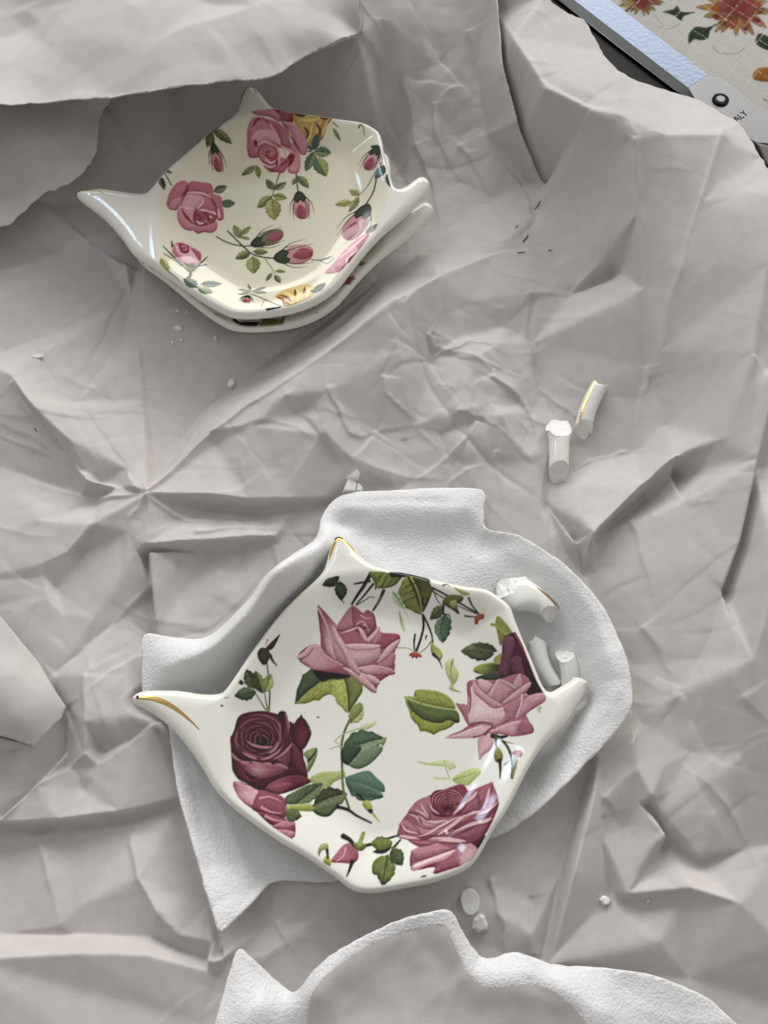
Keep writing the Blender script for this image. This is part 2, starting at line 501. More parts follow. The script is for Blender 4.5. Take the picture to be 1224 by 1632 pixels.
# ------------------------------------------------------------------ porcelain tea bag holders
class Dish:
    def __init__(s, C, R, outline_px, body_px, depth, seed):
        s.C, s.R, s.depth = np.array(C, float), R, depth
        s.out = catmull(np.stack(at_plane(*np.array(outline_px, float).T, s.C, R), -1), 4)
        s.body = catmull(np.stack(at_plane(*np.array(body_px, float).T, s.C, R), -1), 4)
        s.field()
    def field(s):
        lo_, hi_ = s.out.min(0) - .003, s.out.max(0) + .003
        s.gx, s.gy = np.arange(lo_[0], hi_[0], .0005), np.arange(lo_[1], hi_[1], .0005)
        A, B = np.meshgrid(s.gx, s.gy)
        s.fb = blur(sdf(s.body, A, B), 1.0)
    def db(s, u, v):
        return bilin(s.fb, (u - s.gx[0]) / .0005, (v - s.gy[0]) / .0005)
    def top(s, u, v, do=None):
        if do is None: do = sdf(s.out, u, v)
        db = s.db(u, v)
        app = np.clip((0.0015 - db) / 0.006, 0, 1)
        Rr = 0.0019 + 0.0026 * app * np.clip(do / 0.006 + 0.35, 0, 1)
        t = np.clip(do / Rr, 0, 1)
        edge = -Rr * (1 - np.sqrt(np.maximum(1 - (1 - t) ** 2, 0)))
        edge = np.maximum(edge, -0.0046)
        basin = -s.depth * sstep(0.0004, 0.0155, db) - 0.0006 * sstep(0.012, 0.034, db)
        crown = 0.0002 * np.exp(-((db - 0.0018) / 0.0022) ** 2)
        return edge + basin + crown, db
    def bottom(s, u, v, do):
        db = s.db(u, v)
        Rr = 0.0019
        e = s.top(u, v, np.zeros_like(u))[0]
        basin = -s.depth * sstep(0.001, 0.016, db)
        return np.where(do <= 0, e, -0.0046 + basin)

def build_dish(D, name, canvas, base_col, step, base_z, cuts, step_bot=0.0011, gold=(), dark_chips=()):
    """empty at the base with body, spout, lid_knob, handle_stub; cuts maps a part name to a test on (u, v, db)"""
    rot = Matrix(D.R.tolist()).to_euler()
    n = D.R[:, 2]
    base = D.C - n * base_z
    root = empty(name, base.tolist(), rot)
    xy, quads, do = snap_grid(D.out, step)
    u, v = xy[:, 0], xy[:, 1]
    w, db = D.top(u, v, do)
    V = np.stack([u, v, w + base_z], -1)
    me = bpy.data.meshes.new('tmp'); me.vertices.add(len(V)); me.vertices.foreach_set('co', V.astype(np.float32).ravel())
    me.loops.add(quads.size); me.loops.foreach_set('vertex_index', quads.ravel().astype(np.int32))
    me.polygons.add(len(quads)); me.polygons.foreach_set('loop_start', np.arange(0, quads.size, 4, dtype=np.int32)); me.update(calc_edges=True)
    N = np.empty(len(V) * 3, np.float32); me.vertices.foreach_get('normal', N); N = N.reshape(-1, 3)
    bpy.data.meshes.remove(me)
    colr = bilin(canvas.A, (u - canvas.u0) / canvas.res, (v - canvas.v0) / canvas.res)
    fc = xy[quads].mean(1); fdb = db[quads].mean(1)
    owner = np.zeros(len(quads), int)
    names = ['body'] + list(cuts)
    for i, k in enumerate(cuts):
        owner[cuts[k](fc[:, 0], fc[:, 1], fdb)] = i + 1
    xb, qb, dob = snap_grid(D.out, step_bot)
    wb = D.bottom(xb[:, 0], xb[:, 1], dob) + base_z
    fcb = xb[qb].mean(1); fdbb = D.db(fcb[:, 0], fcb[:, 1])
    ownb = np.zeros(len(qb), int)
    for i, k in enumerate(cuts):
        ownb[cuts[k](fcb[:, 0], fcb[:, 1], fdbb)] = i + 1
    parts = {}
    for i, k in enumerate(names):
        q = quads[owner == i]; used, inv = np.unique(q, return_inverse=True)
        qbb = qb[ownb == i][:, ::-1]; usedb, invb = np.unique(qbb, return_inverse=True)
        VV = np.concatenate([V[used], np.stack([xb[usedb, 0], xb[usedb, 1], wb[usedb]], -1)])
        nb = np.tile([0, 0, -1.0], (len(usedb), 1))
        CC = np.concatenate([colr[used], np.tile(base_col, (len(usedb), 1))])
        FF = np.concatenate([inv.reshape(q.shape), invb.reshape(qbb.shape) + len(used)])
        parts[k] = mesh_obj(k, VV, FF, M_GLAZE, root, True, CC, np.concatenate([N[used], nb]))
    for part, pts, wdt, mat in gold:
        drape(D, parts[part], pts, wdt, base_z, mat)
    return root, parts

def drape(D, parent, pts_px, w_px, base_z, mat):
    """thin raised band of gold lustre following the glaze"""
    P = catmull(pts_px, 8, False)
    u, v = at_plane(P[:, 0], P[:, 1], D.C, D.R)
    Q = np.stack([u, v], -1)
    T = np.gradient(Q, axis=0); T /= np.linalg.norm(T, axis=1)[:, None] + 1e-12
    Nn = np.stack([-T[:, 1], T[:, 0]], -1)
    n = len(Q); t = np.linspace(0, 1, n)
    ww = np.interp(t, np.linspace(0, 1, len(w_px)), w_px) * 0.5 * 0.18e-3
    V = []; F = []
    m = 5
    for j in range(m):
        s_ = (j / (m - 1) - 0.5) * 2
        q = Q + Nn * (ww * s_)[:, None]
        z = D.top(q[:, 0], q[:, 1])[0] + 0.00005 + 0.00004 * (1 - s_ * s_)
        V.append(np.stack([q[:, 0], q[:, 1], z + base_z], -1))
    V = np.concatenate(V)
    for j in range(m - 1):
        for i in range(n - 1):
            F.append((j * n + i, j * n + i + 1, (j + 1) * n + i + 1, (j + 1) * n + i))
    return mesh_obj('gold_trim', V, F, mat, parent)

# ------- frames of the three holders
def frame(px, py, zmm, tilt_deg, roll_deg=0.0):
    C = np.array([float(c) for c in at(px, py, zmm)])
    R = np.array((Matrix.Rotation(math.radians(tilt_deg), 3, 'X') @ Matrix.Rotation(math.radians(roll_deg), 3, 'Y')))
    return C, R

# ------------------------------------------------------------------ large holder in front: outline measured on its rim plane
C1, R1 = frame(600, 1170, 16.0, 0.0)
OUT1 = [(207,1112),(213,1104),(228,1099),(258,1098),(285,1099),(318,1104),(345,1104),(357,1098),(376,1072),(406,1028),(447,975),(482,940),(505,919),(516,903),(522,881),(529,859),(538,850),(552,856),(572,880),(593,897),(620,906),(655,912),(690,921),(734,931),(775,937),(800,952),(815,966),(822,985),(836,1020),(850,1052),(866,1090),(878,1101),(893,1094),(908,1085),(915,1080),(917,1077),(929,1078),(940,1085),(939,1090),(932,1109),(922,1124),(904,1151),(868,1188),(846,1221),(828,1256),(810,1291),(786,1327),(764,1366),(745,1386),(715,1400),(686,1409),(645,1417),(603,1424),(577,1424),(556,1417),(533,1399),(503,1378),(475,1360),(438,1338),(389,1303),(360,1279),(338,1255),(319,1223),(295,1189),(268,1158),(237,1134),(213,1121)]
BODY1 = [(354,1110),(376,1072),(406,1028),(447,975),(482,940),(510,916),(550,904),(612,903),(655,912),(690,921),(734,931),(775,937),(800,952),(815,966),(822,985),(836,1020),(850,1052),(864,1090),(868,1120),(866,1155),(858,1200),(846,1221),(828,1256),(810,1291),(786,1327),(764,1366),(745,1386),(715,1400),(686,1409),(645,1417),(603,1424),(577,1424),(556,1417),(533,1399),(503,1378),(475,1360),(438,1338),(389,1303),(362,1279),(345,1240),(341,1180),(345,1135)]
DECAL1 = [(366,1180),(370,1110),(400,1045),(440,985),(500,928),(560,911),(640,911),(692,922),(745,944),(790,972),(812,990),(830,1022),(866,1095),(872,1120),(862,1165),(840,1215),(815,1262),(800,1290),(776,1330),(752,1370),(732,1381),(680,1398),(620,1410),(578,1412),(556,1400),(520,1380),(466,1338),(420,1310),(372,1272)]
D1 = Dish(C1, R1, OUT1, BODY1, 0.0050, 1)
IVORY = np.array([0.790, 0.785, 0.720])
lo, hi = D1.out.min(0), D1.out.max(0)
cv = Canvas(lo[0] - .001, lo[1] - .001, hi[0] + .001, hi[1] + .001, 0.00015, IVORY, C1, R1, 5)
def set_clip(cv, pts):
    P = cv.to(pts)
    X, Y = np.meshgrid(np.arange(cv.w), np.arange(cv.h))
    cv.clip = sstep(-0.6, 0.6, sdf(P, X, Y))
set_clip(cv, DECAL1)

# --- greenery along the top
cv.Z(560, 890, 4.08)
S, SH, LF = cv.stroke, cv.shape, cv.leaf
OLV, OLL, DKG, BLK = (88, 98, 52), (142, 150, 92), (44, 50, 30), (22, 24, 18)
S([(130, 92), (80, 170), (40, 220), (0, 275)], 7, BLK, 4); S([(140, 160), (90, 215), (30, 275)], 4.5, (70, 78, 45), 2.5)
S([(20, 158), (70, 150), (120, 142)], 3, DKG, 4)
S([(210, 198), (180, 255), (140, 312)], 6, DKG, 3.5); S([(195, 230), (160, 285)], 2, OLL, 1)
S([(30, 282), (80, 255), (125, 232), (148, 238)], 2.4, (110, 118, 72), 1.4)
SH([(120, 92), (225, 90), (190, 130), (155, 195), (148, 150)], (120, 132, 72), DKG, 5, .8)
SH([(230, 92), (345, 98), (320, 135), (280, 170), (215, 185), (165, 180), (185, 135)], (150, 155, 92), (60, 68, 36), 6, .8, c2=(98, 106, 55), frm=(180, 180), to=(320, 100))
S([(195, 175), (225, 130), (240, 95)], 2, DKG, 1); S([(225, 178), (265, 135), (300, 100)], 1.6, (90, 96, 50), 1)
S([(270, 100), (330, 105), (470, 125), (505, 150)], 12, BLK, 5)
LF((362, 112), (460, 345), .30, .40, (70, 76, 38), (116, 120, 62), .02, veins=5)
SH([(385, 120), (470, 125), (522, 180), (520, 235), (470, 330), (455, 260), (430, 190)], (70, 74, 40), BLK, 7, .8, c2=(112, 116, 66), frm=(420, 140), to=(500, 280))
S([(388, 125), (425, 190), (450, 260), (462, 345)], 3, (165, 165, 110), 1.2)
S([(470, 245), (468, 280), (490, 288), (497, 262), (485, 248)], 3, BLK, 2)
for y in (160, 200, 240): S([(415, y), (370, y + 12), (340, y + 35)], 2.2, (66, 70, 36), .8)
LF((270, 205), (345, 310), .16, .2, (150, 165, 128), (172, 182, 150), edge=.4); LF((315, 325), (348, 455), .15, .1, (190, 198, 170), (160, 172, 138), edge=.35)
S([(340, 290), (355, 330), (375, 365)], 1.5, (170, 180, 150), .8)
S([(468, 345), (474, 420), (455, 500), (428, 575)], 4.0, (60, 66, 36), 4.6)
S([(472, 350), (505, 410), (528, 470), (535, 520)], 4.0, (50, 56, 30), 3)
S([(418, 470), (412, 520), (415, 580)], 4, (66, 74, 42), 2.4); S([(494, 478), (486, 500)], 3.5, DKG, 2); S([(525, 515), (490, 560), (450, 588)], 2.2, (118, 124, 78), 1.4)
S([(300, 556), (360, 558), (395, 570), (410, 585)], 1.7, (150, 155, 110), 1)
SH([(376, 605), (395, 588), (430, 585), (458, 602), (462, 620), (440, 618), (430, 630), (415, 618), (400, 628), (392, 612)], (172, 82, 52), (110, 44, 30), 2, .5, k=3)
SH([(528, 515), (548, 540), (590, 575), (600, 610), (585, 640), (560, 630), (530, 600), (522, 560)], (160, 168, 92), (30, 30, 18), 7, .9, c2=(190, 192, 120), frm=(530, 560), to=(600, 600))
S([(540, 600), (575, 635), (600, 692)], 6, BLK, 1)
S([(527, 190), (620, 235), (740, 300), (830, 345)], 3.6, (60, 64, 36), 3); S([(530, 210), (600, 250), (700, 300), (815, 345)], 2.4, BLK, 1.6); S([(530, 200), (560, 260), (590, 295)], 2.2, DKG, 1.4)
SH([(595, 268), (630, 235), (720, 240), (725, 270), (690, 290), (708, 348), (650, 315), (605, 290)], (112, 112, 60), (28, 28, 16), 6, .9)
SH([(640, 280), (680, 265), (690, 300), (660, 310)], (165, 165, 95), (80, 80, 44), 3, .6)
SH([(648, 170), (700, 185), (770, 215), (800, 228), (735, 238), (700, 220)], (178, 186, 112), (110, 112, 60), 3, .7); S([(598, 175), (620, 168), (640, 180)], 4, (120, 124, 80), 2); S([(780, 225), (840, 240), (870, 262), (885, 298)], 4.5, BLK, 3)
S([(765, 255), (790, 300), (835, 345)], 4, BLK, 2); S([(745, 358), (780, 362), (820, 365)], 3, DKG, 2)
SH([(808, 370), (830, 350), (868, 350), (866, 380), (840, 385), (828, 410), (812, 405)], (172, 84, 54), (120, 50, 32), 2, .5, k=3); SH([(850, 340), (860, 310), (880, 320), (876, 350)], (225, 200, 165), None, alpha=.6)
LF((608, 300), (515, 375), .28, .30, (72, 84, 56), (88, 98, 66)); LF((615, 345), (600, 528), .38, .22, (72, 96, 74), (96, 118, 92), -.12)
S([(600, 290), (608, 345), (640, 350), (655, 400)], 3.5, BLK, 1.6)
LF((935, 610), (720, 578), .30, .26, (74, 78, 52), (98, 104, 74), -.08, veins=5); LF((955, 590), (800, 540), .2, .22, (84, 90, 62), (64, 68, 44))
SH([(955, 368), (1000, 410), (1050, 490), (1000, 510), (975, 560), (955, 480), (940, 410)], (140, 142, 78), (70, 72, 36), 6, .7); S([(920, 418), (945, 430), (1000, 480), (1040, 500)], 5, (150, 152, 82), 3)
LF((975, 640), (935, 640), .5, .5, (150, 150, 78), (120, 122, 64))
# small dark leaf at the far left of the rim
cv.Z(440, 890, 3.4)
LF((342, 98), (248, 145), .30, .22, (46, 54, 36), (66, 74, 52)); LF((345, 120), (350, 215), .28, .42, (60, 70, 46), (50, 58, 40), .1); S([(335, 180), (365, 228)], 5, DKG, 1)

# --- pink rose
P1, P2, P3, P4 = (182, 120, 126), (212, 168, 168), (108, 46, 58), (154, 88, 98)
LF((355, 590), (90, 775), .26, .30, (140, 146, 78), (66, 82, 56), -.06, veins=5)
SH([(105, 760), (125, 640), (180, 590), (240, 605), (215, 660), (150, 710)], (74, 88, 62), (24, 30, 22), 6, .85)
LF((345, 575), (385, 825), .30, .34, (78, 84, 40), (150, 156, 84), .06); SH([(360, 590), (440, 620), (468, 690), (440, 745), (395, 800), (390, 700)], (120, 128, 74), (36, 44, 26), 7, .8)
SH([(190, 590), (260, 580), (360, 575), (400, 620), (340, 640), (290, 640), (240, 650)], (26, 28, 20), None, soft=3)
LF((400, 880), (465, 770), .30, .34, (120, 130, 76), (160, 165, 110))
def petal(pts, c, d=P3, ew=7.0, es=.9, **k): SH(pts, c, d, ew, es, **k)
SH([(107,520),(180,450),(235,470),(222,262),(245,260),(330,345),(405,240),(470,275),(490,258),(530,280),(545,345),(575,380),(665,390),(672,430),(640,500),(643,590),(562,650),(532,712),(470,672),(400,615),(200,585)], P4, P3, 6, .7, k=3)
petal([(107,520),(140,490),(180,450),(225,450),(262,500),(310,528),(360,562),(290,584),(205,585),(150,555)], (206,160,162), P3, 5, .7, c2=P1, frm=(150,510), to=(350,565))
S([(112,518),(150,492),(185,458),(228,452)], 5, (215,180,178), 2); S([(120,530),(160,510),(195,470)], 2, P3, 1)
petal([(222,262),(245,260),(300,315),(325,350),(300,420),(318,530),(272,490),(248,400),(228,320)], P4, P3, 8, .9, c2=P2, frm=(230,300), to=(320,430))
S([(228,262),(262,330),(285,400),(300,500)], 3.0, P2, 1)
petal([(405,240),(435,290),(430,345),(370,372),(320,362),(345,310)], P1, P3, 7)
petal([(405,240),(438,250),(470,275),(490,258),(530,280),(540,345),(500,400),(450,390),(415,340)], P4, (96,34,50), 6, .9)
petal([(540,400),(600,384),(665,390),(668,418),(630,450),(575,470),(520,450)], (156,78,92), P3, 9)
petal([(430,600),(480,600),(530,620),(562,650),(548,668),(500,650)], P2, P3, 6)
petal([(550,560),(600,500),(648,498),(636,560),(600,585),(555,575)], P1, P3, 8)
petal([(545,540),(600,462),(660,420),(674,430),(620,500),(565,545)], P2, P3, 5)
petal([(440,572),(520,558),(600,570),(643,590),(636,612),(540,612),(470,604)], P2, P3, 6, c2=P1, frm=(450,590), to=(640,600))
petal([(355,572),(430,590),(475,620),(540,688),(532,712),(470,672),(400,615)], P2, P3, 6)
petal([(303,352),(340,400),(385,452),(480,470),(555,450),(562,520),(505,556),(440,570),(372,562),(320,524),(298,440)], (208,162,164), P3, 15, .85, spot=((455,505), 45, (216,176,176), .7))
petal([(372,448),(440,440),(552,446),(562,460),(500,477),(400,474)], (212,168,170), P3, 3, .75)
petal([(298,350),(316,356),(352,430),(402,510),(452,590),(444,616),(392,570),(358,500),(312,420)], P2, P3, 5)
petal([(340,386),(425,352),(445,352),(400,378)], P2, P3, 3); petal([(440,350),(468,366),(496,424),(482,432),(455,392)], P2, P3, 3)
petal([(488,420),(520,385),(556,348),(562,360),(538,405),(500,440)], P2, P3, 3.5); petal([(520,440),(560,375),(572,385),(560,430)], P1, P3, 3)
petal([(430,330),(460,300),(500,310),(510,350),(470,360)], P4, (90,30,46), 4, .9)
S([(435,335),(462,318),(485,335)], 2, P2, 1); S([(455,285),(485,300),(510,300)], 2, P2, 1); S([(470,335),(490,345),(500,370)], 1.6, P2, .8)

# --- bud sprig left of it, bud stem
cv.Z(200, 840, 3.4)
S([(765, 985), (772, 880), (762, 720)], 3, (96, 106, 66), 2.2); S([(748, 978), (725, 940), (690, 880)], 2.4, (96, 106, 66), 1.6); S([(758, 980), (745, 890)], 3, (130, 138, 90), 2)
LF((700, 885), (588, 915), .32, .30, (62, 74, 50), (84, 94, 68)); LF((690, 870), (655, 770), .32, .34, (74, 84, 56), (50, 58, 38)); LF((640, 850), (605, 830), .3, .3, (50, 58, 36), (50, 58, 36))
LF((735, 890), (702, 775), .3, .25, (60, 66, 34), (110, 118, 66)); LF((745, 885), (785, 785), .3, .28, (120, 128, 78), (150, 156, 104))
SH([(715, 680), (740, 652), (775, 665), (780, 700), (750, 745), (722, 720)], (74, 66, 44), (34, 30, 22), 6, .9); SH([(755, 660), (800, 610), (835, 580), (815, 625), (790, 660)], (92, 52, 58), (46, 26, 28), 5, .9); S([(780, 690), (795, 720), (815, 742)], 6, (70, 76, 44), 1.5); S([(770, 610), (760, 640)], 3, (180, 140, 140), 1)
S([(800, 640), (820, 600), (836, 578)], 4, (46, 26, 28), 1)

# --- dark maroon rose with paler one below it
cv.Z(340, 1100, 4.08)
MA, MB, MC, MD = (84, 34, 50), (122, 62, 76), (40, 16, 22), (165, 112, 120)
SH([(82,320),(130,290),(150,180),(200,140),(300,122),(400,140),(455,124),(485,230),(560,150),(628,265),(572,372),(602,560),(627,590),(440,670),(330,650),(200,602),(108,490)], (70,26,40), MC, 8, .8, k=3)
SH([(130,590),(300,640),(440,690),(470,740),(462,830),(527,860),(505,970),(290,800),(170,705)], (140,72,88), (90,34,50), 8, .8, k=3)
petal([(130,590),(200,615),(262,632),(312,700),(298,745),(250,752),(170,705),(145,660)], (205,160,165), (150,80,95), 7, .8, c2=(170,105,120), frm=(230,690), to=(130,600))
petal([(250,765),(290,650),(350,640),(440,690),(470,740),(462,830),(390,810),(300,795)], (140,72,88), (84,28,44), 9, .9)
petal([(290,792),(400,820),(455,870),(390,885),(330,842)], (130,62,80), (84,28,44), 6)
petal([(385,885),(460,850),(527,860),(520,890),(470,905),(420,905)], (176,112,126), (104,40,58), 6)
petal([(405,905),(522,920),(505,970),(450,945)], (186,124,136), (120,54,70), 6)
for a in ([(310,760),(370,790),(440,800)], [(300,700),(360,690),(430,720)], [(340,820),(400,845),(450,850)]): S(a, 4, (188,128,138), 1)
petal([(82,320),(112,295),(150,300),(180,500),(235,585),(205,602),(150,572),(108,490),(90,400)], (98,36,54), MC, 9)
petal([(480,190),(520,200),(560,150),(582,225),(610,230),(628,265),(605,330),(572,372),(530,345),(500,290)], (112,38,56), MC, 9, c2=(70,30,40), frm=(590,280), to=(490,240))
S([(560,152),(568,230),(600,250),(590,330)], 4, (92,28,46), 2)
petal([(210,590),(300,560),(480,500),(560,520),(600,580),(440,660),(330,650),(260,640)], (66,22,36), MC, 10)
petal([(495,330),(545,380),(590,470),(602,560),(560,545),(520,500),(490,420)], (104,44,60), MC, 8)
petal([(328,642),(370,592),(470,552),(570,550),(627,590),(545,622),(440,670),(380,668)], (112,40,58), MC, 7, .9, spot=((400,628), 40, (160,96,110), .6))
petal([(350,640),(420,600),(500,600),(440,640)], (140,66,82), (90,30,48), 7, .6, alpha=.7)
petal([(120,390),(128,280),(150,180),(200,142),(300,122),(360,128),(410,150),(470,260),(500,330),(480,470),(380,480),(240,470),(150,440)], (82,36,50), MC, 8)
petal([(405,150),(420,120),(455,124),(472,170),(482,240),(470,300),(430,320),(410,240)], (58,28,36), MC, 5, c2=(110,54,68), frm=(430,200), to=(480,200))
petal([(150,445),(240,470),(340,470),(470,488),(432,532),(335,566),(252,556),(190,512)], (142,76,92), (70,28,42), 10, .8, spot=((272,515), 35, (190,140,146), .8))
petal([(400,440),(440,420),(495,340),(490,400),(470,490),(420,480)], (120,60,76), MC, 8)
for k_, (rx_, ry_) in enumerate(((150,150),(132,128),(112,105),(94,86),(76,68),(58,52),(40,36))):
    cxx, cyy = 290 - k_ * 3, 295 + k_ * 3
    ph = k_ * 1.1
    for seg in range(3):
        a0 = ph + seg * 2.1; a1 = a0 + 1.75
        pts = [(cxx + rx_ * math.cos(a_) * (1 + .05 * math.sin(5 * a_ + k_)), cyy + ry_ * math.sin(a_)) for a_ in np.linspace(a0, a1, 7)]
        S(pts, 13 - k_, (86 - 6 * k_, 38 - 2 * k_, 50 - 3 * k_), 5, taper='both', alpha=.9)
        S([(x_ * .985 + cxx * .015, y_ * .985 + cyy * .015) for x_, y_ in pts], 3.0, (140 - 9 * k_, 86 - 7 * k_, 96 - 8 * k_), 1, taper='both', alpha=.7)
SH([(225,330),(250,290),(300,280),(345,310),(340,355),(290,375),(245,362)], (44,26,30), None, soft=7, alpha=.85)
for a in ([(255,340),(262,290),(285,275),(292,330)], [(225,330),(235,280),(270,255)], [(310,280),(340,310),(335,350)]): S(a, 2.4, (118,72,80), 1, alpha=.8)
for a in ([(170,462),(195,466),(225,460)], [(235,458),(270,468),(305,470)], [(308,466),(350,470),(352,470)], [(385,468),(430,480),(472,500)], [(105,395),(130,430),(165,455)], [(210,325),(250,350),(330,362),(370,355)], [(180,400),(230,425),(270,440)], [(290,440),(340,430),(400,395),(425,370)], [(375,440),(430,410),(480,360),(500,330)], [(345,400),(385,370),(410,320)]): S(a, 4, MD, 1.5, taper='both', alpha=.95)
for a in ([(415,205),(422,260),(415,310)], [(455,140),(468,200),(478,260)]): S(a, 3, (150,100,110), 1, alpha=.8)

# --- leaves at the centre
LF((600, 440), (660, 365), .25, .35, (120, 132, 86), (142, 152, 102)); SH([(575, 400), (620, 370), (665, 365), (660, 430), (620, 510), (600, 520), (600, 450)], (134, 146, 96), (60, 70, 40), 7, .7); S([(605, 450), (640, 410), (662, 372)], 4, BLK, 1.5)
SH([(620, 560), (700, 525), (790, 520), (845, 515), (850, 560), (780, 590), (740, 640), (680, 690), (640, 610)], (168, 176, 118), (110, 120, 70), 8, .6)
SH([(460, 690), (520, 650), (600, 610), (700, 595), (680, 650), (640, 700), (560, 735), (470, 740)], (92, 104, 74), (40, 50, 32), 8, .8); LF((530, 730), (700, 600), .22, .25, (70, 82, 56), (96, 110, 78))
SH([(470, 750), (560, 738), (640, 740), (640, 785), (560, 785), (480, 790)], (150, 158, 84), (90, 98, 50), 6, .7)
LF((640, 750), (870, 668), .28, .36, (60, 68, 44), (96, 106, 72), .06, veins=5); SH([(640, 770), (720, 740), (800, 730), (770, 800), (720, 825), (660, 805)], (88, 98, 68), (34, 42, 28), 7, .8)
LF((460, 800), (570, 820), .35, .4, (86, 96, 60), (62, 72, 46))
S([(885, 170), (845, 260), (828, 350), (832, 500), (840, 640), (878, 765)], 4, (112, 120, 84), 4)
S([(940, 235), (860, 262), (810, 290), (785, 320), (820, 340)], 2.2, (170, 178, 130), 1.5); S([(845, 340), (880, 295), (915, 305)], 2.4, (150, 160, 110), 2); S([(830, 355), (790, 355), (745, 375)], 2.2, (160, 168, 122), 1)
SH([(940, 235), (980, 205), (1060, 185), (1030, 225), (980, 245)], (205, 208, 170), (150, 158, 110), 5, .6)
LF((828, 400), (1118, 300), .30, .26, (70, 90, 68), (112, 132, 100), .05, veins=5); SH([(822, 400), (850, 350), (930, 345), (960, 370), (900, 450), (880, 480), (835, 460)], (62, 76, 58), (26, 34, 26), 8, .8)
SH([(880, 470), (960, 400), (1080, 350), (1100, 380), (1030, 460), (960, 500), (910, 500)], (112, 130, 100), (58, 76, 56), 8, .7)
SH([(1090, 330), (1120, 290), (1125, 310), (1105, 350)], (140, 150, 100), (80, 90, 60), 4, .6)
LF((852, 560), (1110, 690), .24, .26, (104, 128, 106), (78, 104, 84), -.05, veins=5); SH([(855, 570), (930, 530), (1010, 515), (1060, 560), (1110, 610), (1105, 660), (990, 610)], (96, 122, 102), (54, 76, 60), 8, .7); SH([(852, 565), (880, 580), (1000, 620), (1100, 685), (990, 690), (880, 640)], (84, 108, 90), (46, 66, 52), 8, .7)
S([(930, 670), (960, 690), (975, 720)], 4, BLK, 3); SH([(965, 730), (1000, 710), (1030, 745), (1025, 790), (990, 775)], (172, 178, 96), (70, 72, 36), 7, .8); S([(1010, 770), (1050, 820), (1085, 860)], 5, (165, 172, 100), 1); SH([(1000, 772), (1035, 772), (1030, 800), (1010, 795)], (40, 42, 24), None)
S([(800, 755), (870, 775), (930, 815), (1025, 862)], 6, (44, 46, 34), 3)
SH([(890, 140), (900, 90), (950, 60), (970, 100), (930, 160), (890, 175)], (140, 148, 92), (70, 80, 44), 8, .7)

# --- right hand rose, purple one behind
cv.Z(640, 960, 4.708)
LF((445, 860), (25, 685), .30, .26, (134, 142, 66), (92, 104, 60), .12, veins=6)
SH([(50, 710), (150, 740), (300, 775), (420, 790), (450, 860), (430, 890), (360, 865), (300, 890), (180, 865), (90, 800)], (98, 110, 68), (36, 42, 26), 12, .85)
SH([(25, 682), (90, 690), (110, 635), (200, 632), (300, 650), (380, 700), (415, 780), (300, 765), (150, 735)], (148, 156, 82), (70, 76, 34), 10, .75)
S([(30, 688), (150, 735), (300, 770), (425, 788)], 3, (170, 175, 110), 1.5)
for x_ in (120, 200, 280): S([(x_ + 40, 745), (x_, 690), (x_ - 10, 650)], 2, (112, 120, 56), .8)
SH([(560, 500), (565, 460), (640, 435), (740, 440), (750, 500), (640, 520)], (150, 158, 84), (56, 62, 40), 9, .8, c2=(54, 60, 46), frm=(600, 480), to=(740, 480))
SH([(565, 550), (640, 515), (750, 500), (790, 560), (740, 590), (680, 580)], (66, 72, 56), (34, 38, 30), 8, .8)
SH([(705, 410), (755, 370), (755, 430), (715, 440)], (150, 152, 84), None)
petal([(770,265),(850,225),(900,300),(950,430),(1010,580),(1062,690),(960,700),(900,620),(830,575),(745,512),(760,380)], (78,36,52), (38,16,24), 10)
petal([(765,270),(830,255),(852,330),(825,430),(802,545),(742,508),(760,380)], (116,68,88), (60,28,42), 8)
petal([(828,420),(880,400),(925,480),(935,565),(880,565),(840,505)], (112,62,80), (58,26,40), 9)
petal([(900,430),(940,440),(1000,580),(1050,680),(980,660),(940,560)], (66,28,42), (34,14,22), 9); S([(850,230),(900,330),(960,460)], 4, (140,70,88), 1)
Q1, Q2, Q3 = (180,122,134), (218,182,184), (134,74,88)
SH([(418,738),(505,750),(503,588),(552,558),(640,560),(740,562),(892,528),(972,602),(935,690),(1060,680),(1078,738),(990,800),(940,840),(992,970),(860,1000),(700,985),(602,1172),(590,985),(338,1000),(520,900)], (160,98,112), Q3, 8, .7, k=3)
petal([(418,738),(450,742),(500,755),(528,900),(505,895),(465,820)], (168,110,124), Q3, 7)
petal([(595,985),(700,980),(692,1080),(625,1140),(602,1172),(590,1130)], (206,160,168), Q3, 7, c2=(222,190,192), frm=(600,1000), to=(690,1090))
petal([(338,1000),(440,968),(560,920),(682,884),(694,915),(640,978),(560,1002),(420,1008)], (216,178,182), (160,98,112), 6, .7)
petal([(930,720),(1060,680),(1078,738),(1000,782),(945,832),(870,865)], (200,146,156), Q3, 9)
petal([(848,882),(920,872),(982,918),(992,970),(960,986),(900,972)], (160,98,114), Q3, 8)
petal([(655,962),(740,920),(835,888),(905,885),(880,930),(850,1000),(760,975)], (206,158,166), Q3, 8)
petal([(518,700),(545,600),(600,640),(700,720),(770,770),(900,700),(935,690),(905,800),(860,860),(740,912),(610,905),(520,885)], (222,192,190), Q3, 16, .8, spot=((590,820), 75, (232,212,206), .8))
petal([(780,770),(850,730),(932,685),(902,795),(860,855),(752,905),(790,830)], (176,116,130), Q3, 10)
petal([(503,588),(524,598),(540,690),(528,800),(515,800),(522,700)], (160,96,112), Q3, 5)
petal([(590,555),(640,560),(700,600),(660,660),(600,625)], (212,172,174), Q3, 7); petal([(740,562),(690,640),(662,682),(735,742),(800,712),(862,640),(800,590)], (200,150,158), Q3, 12)
petal([(552,558),(595,620),(662,680),(752,742),(768,768),(700,776),(620,715),(556,650)], (204,152,160), Q3, 6)
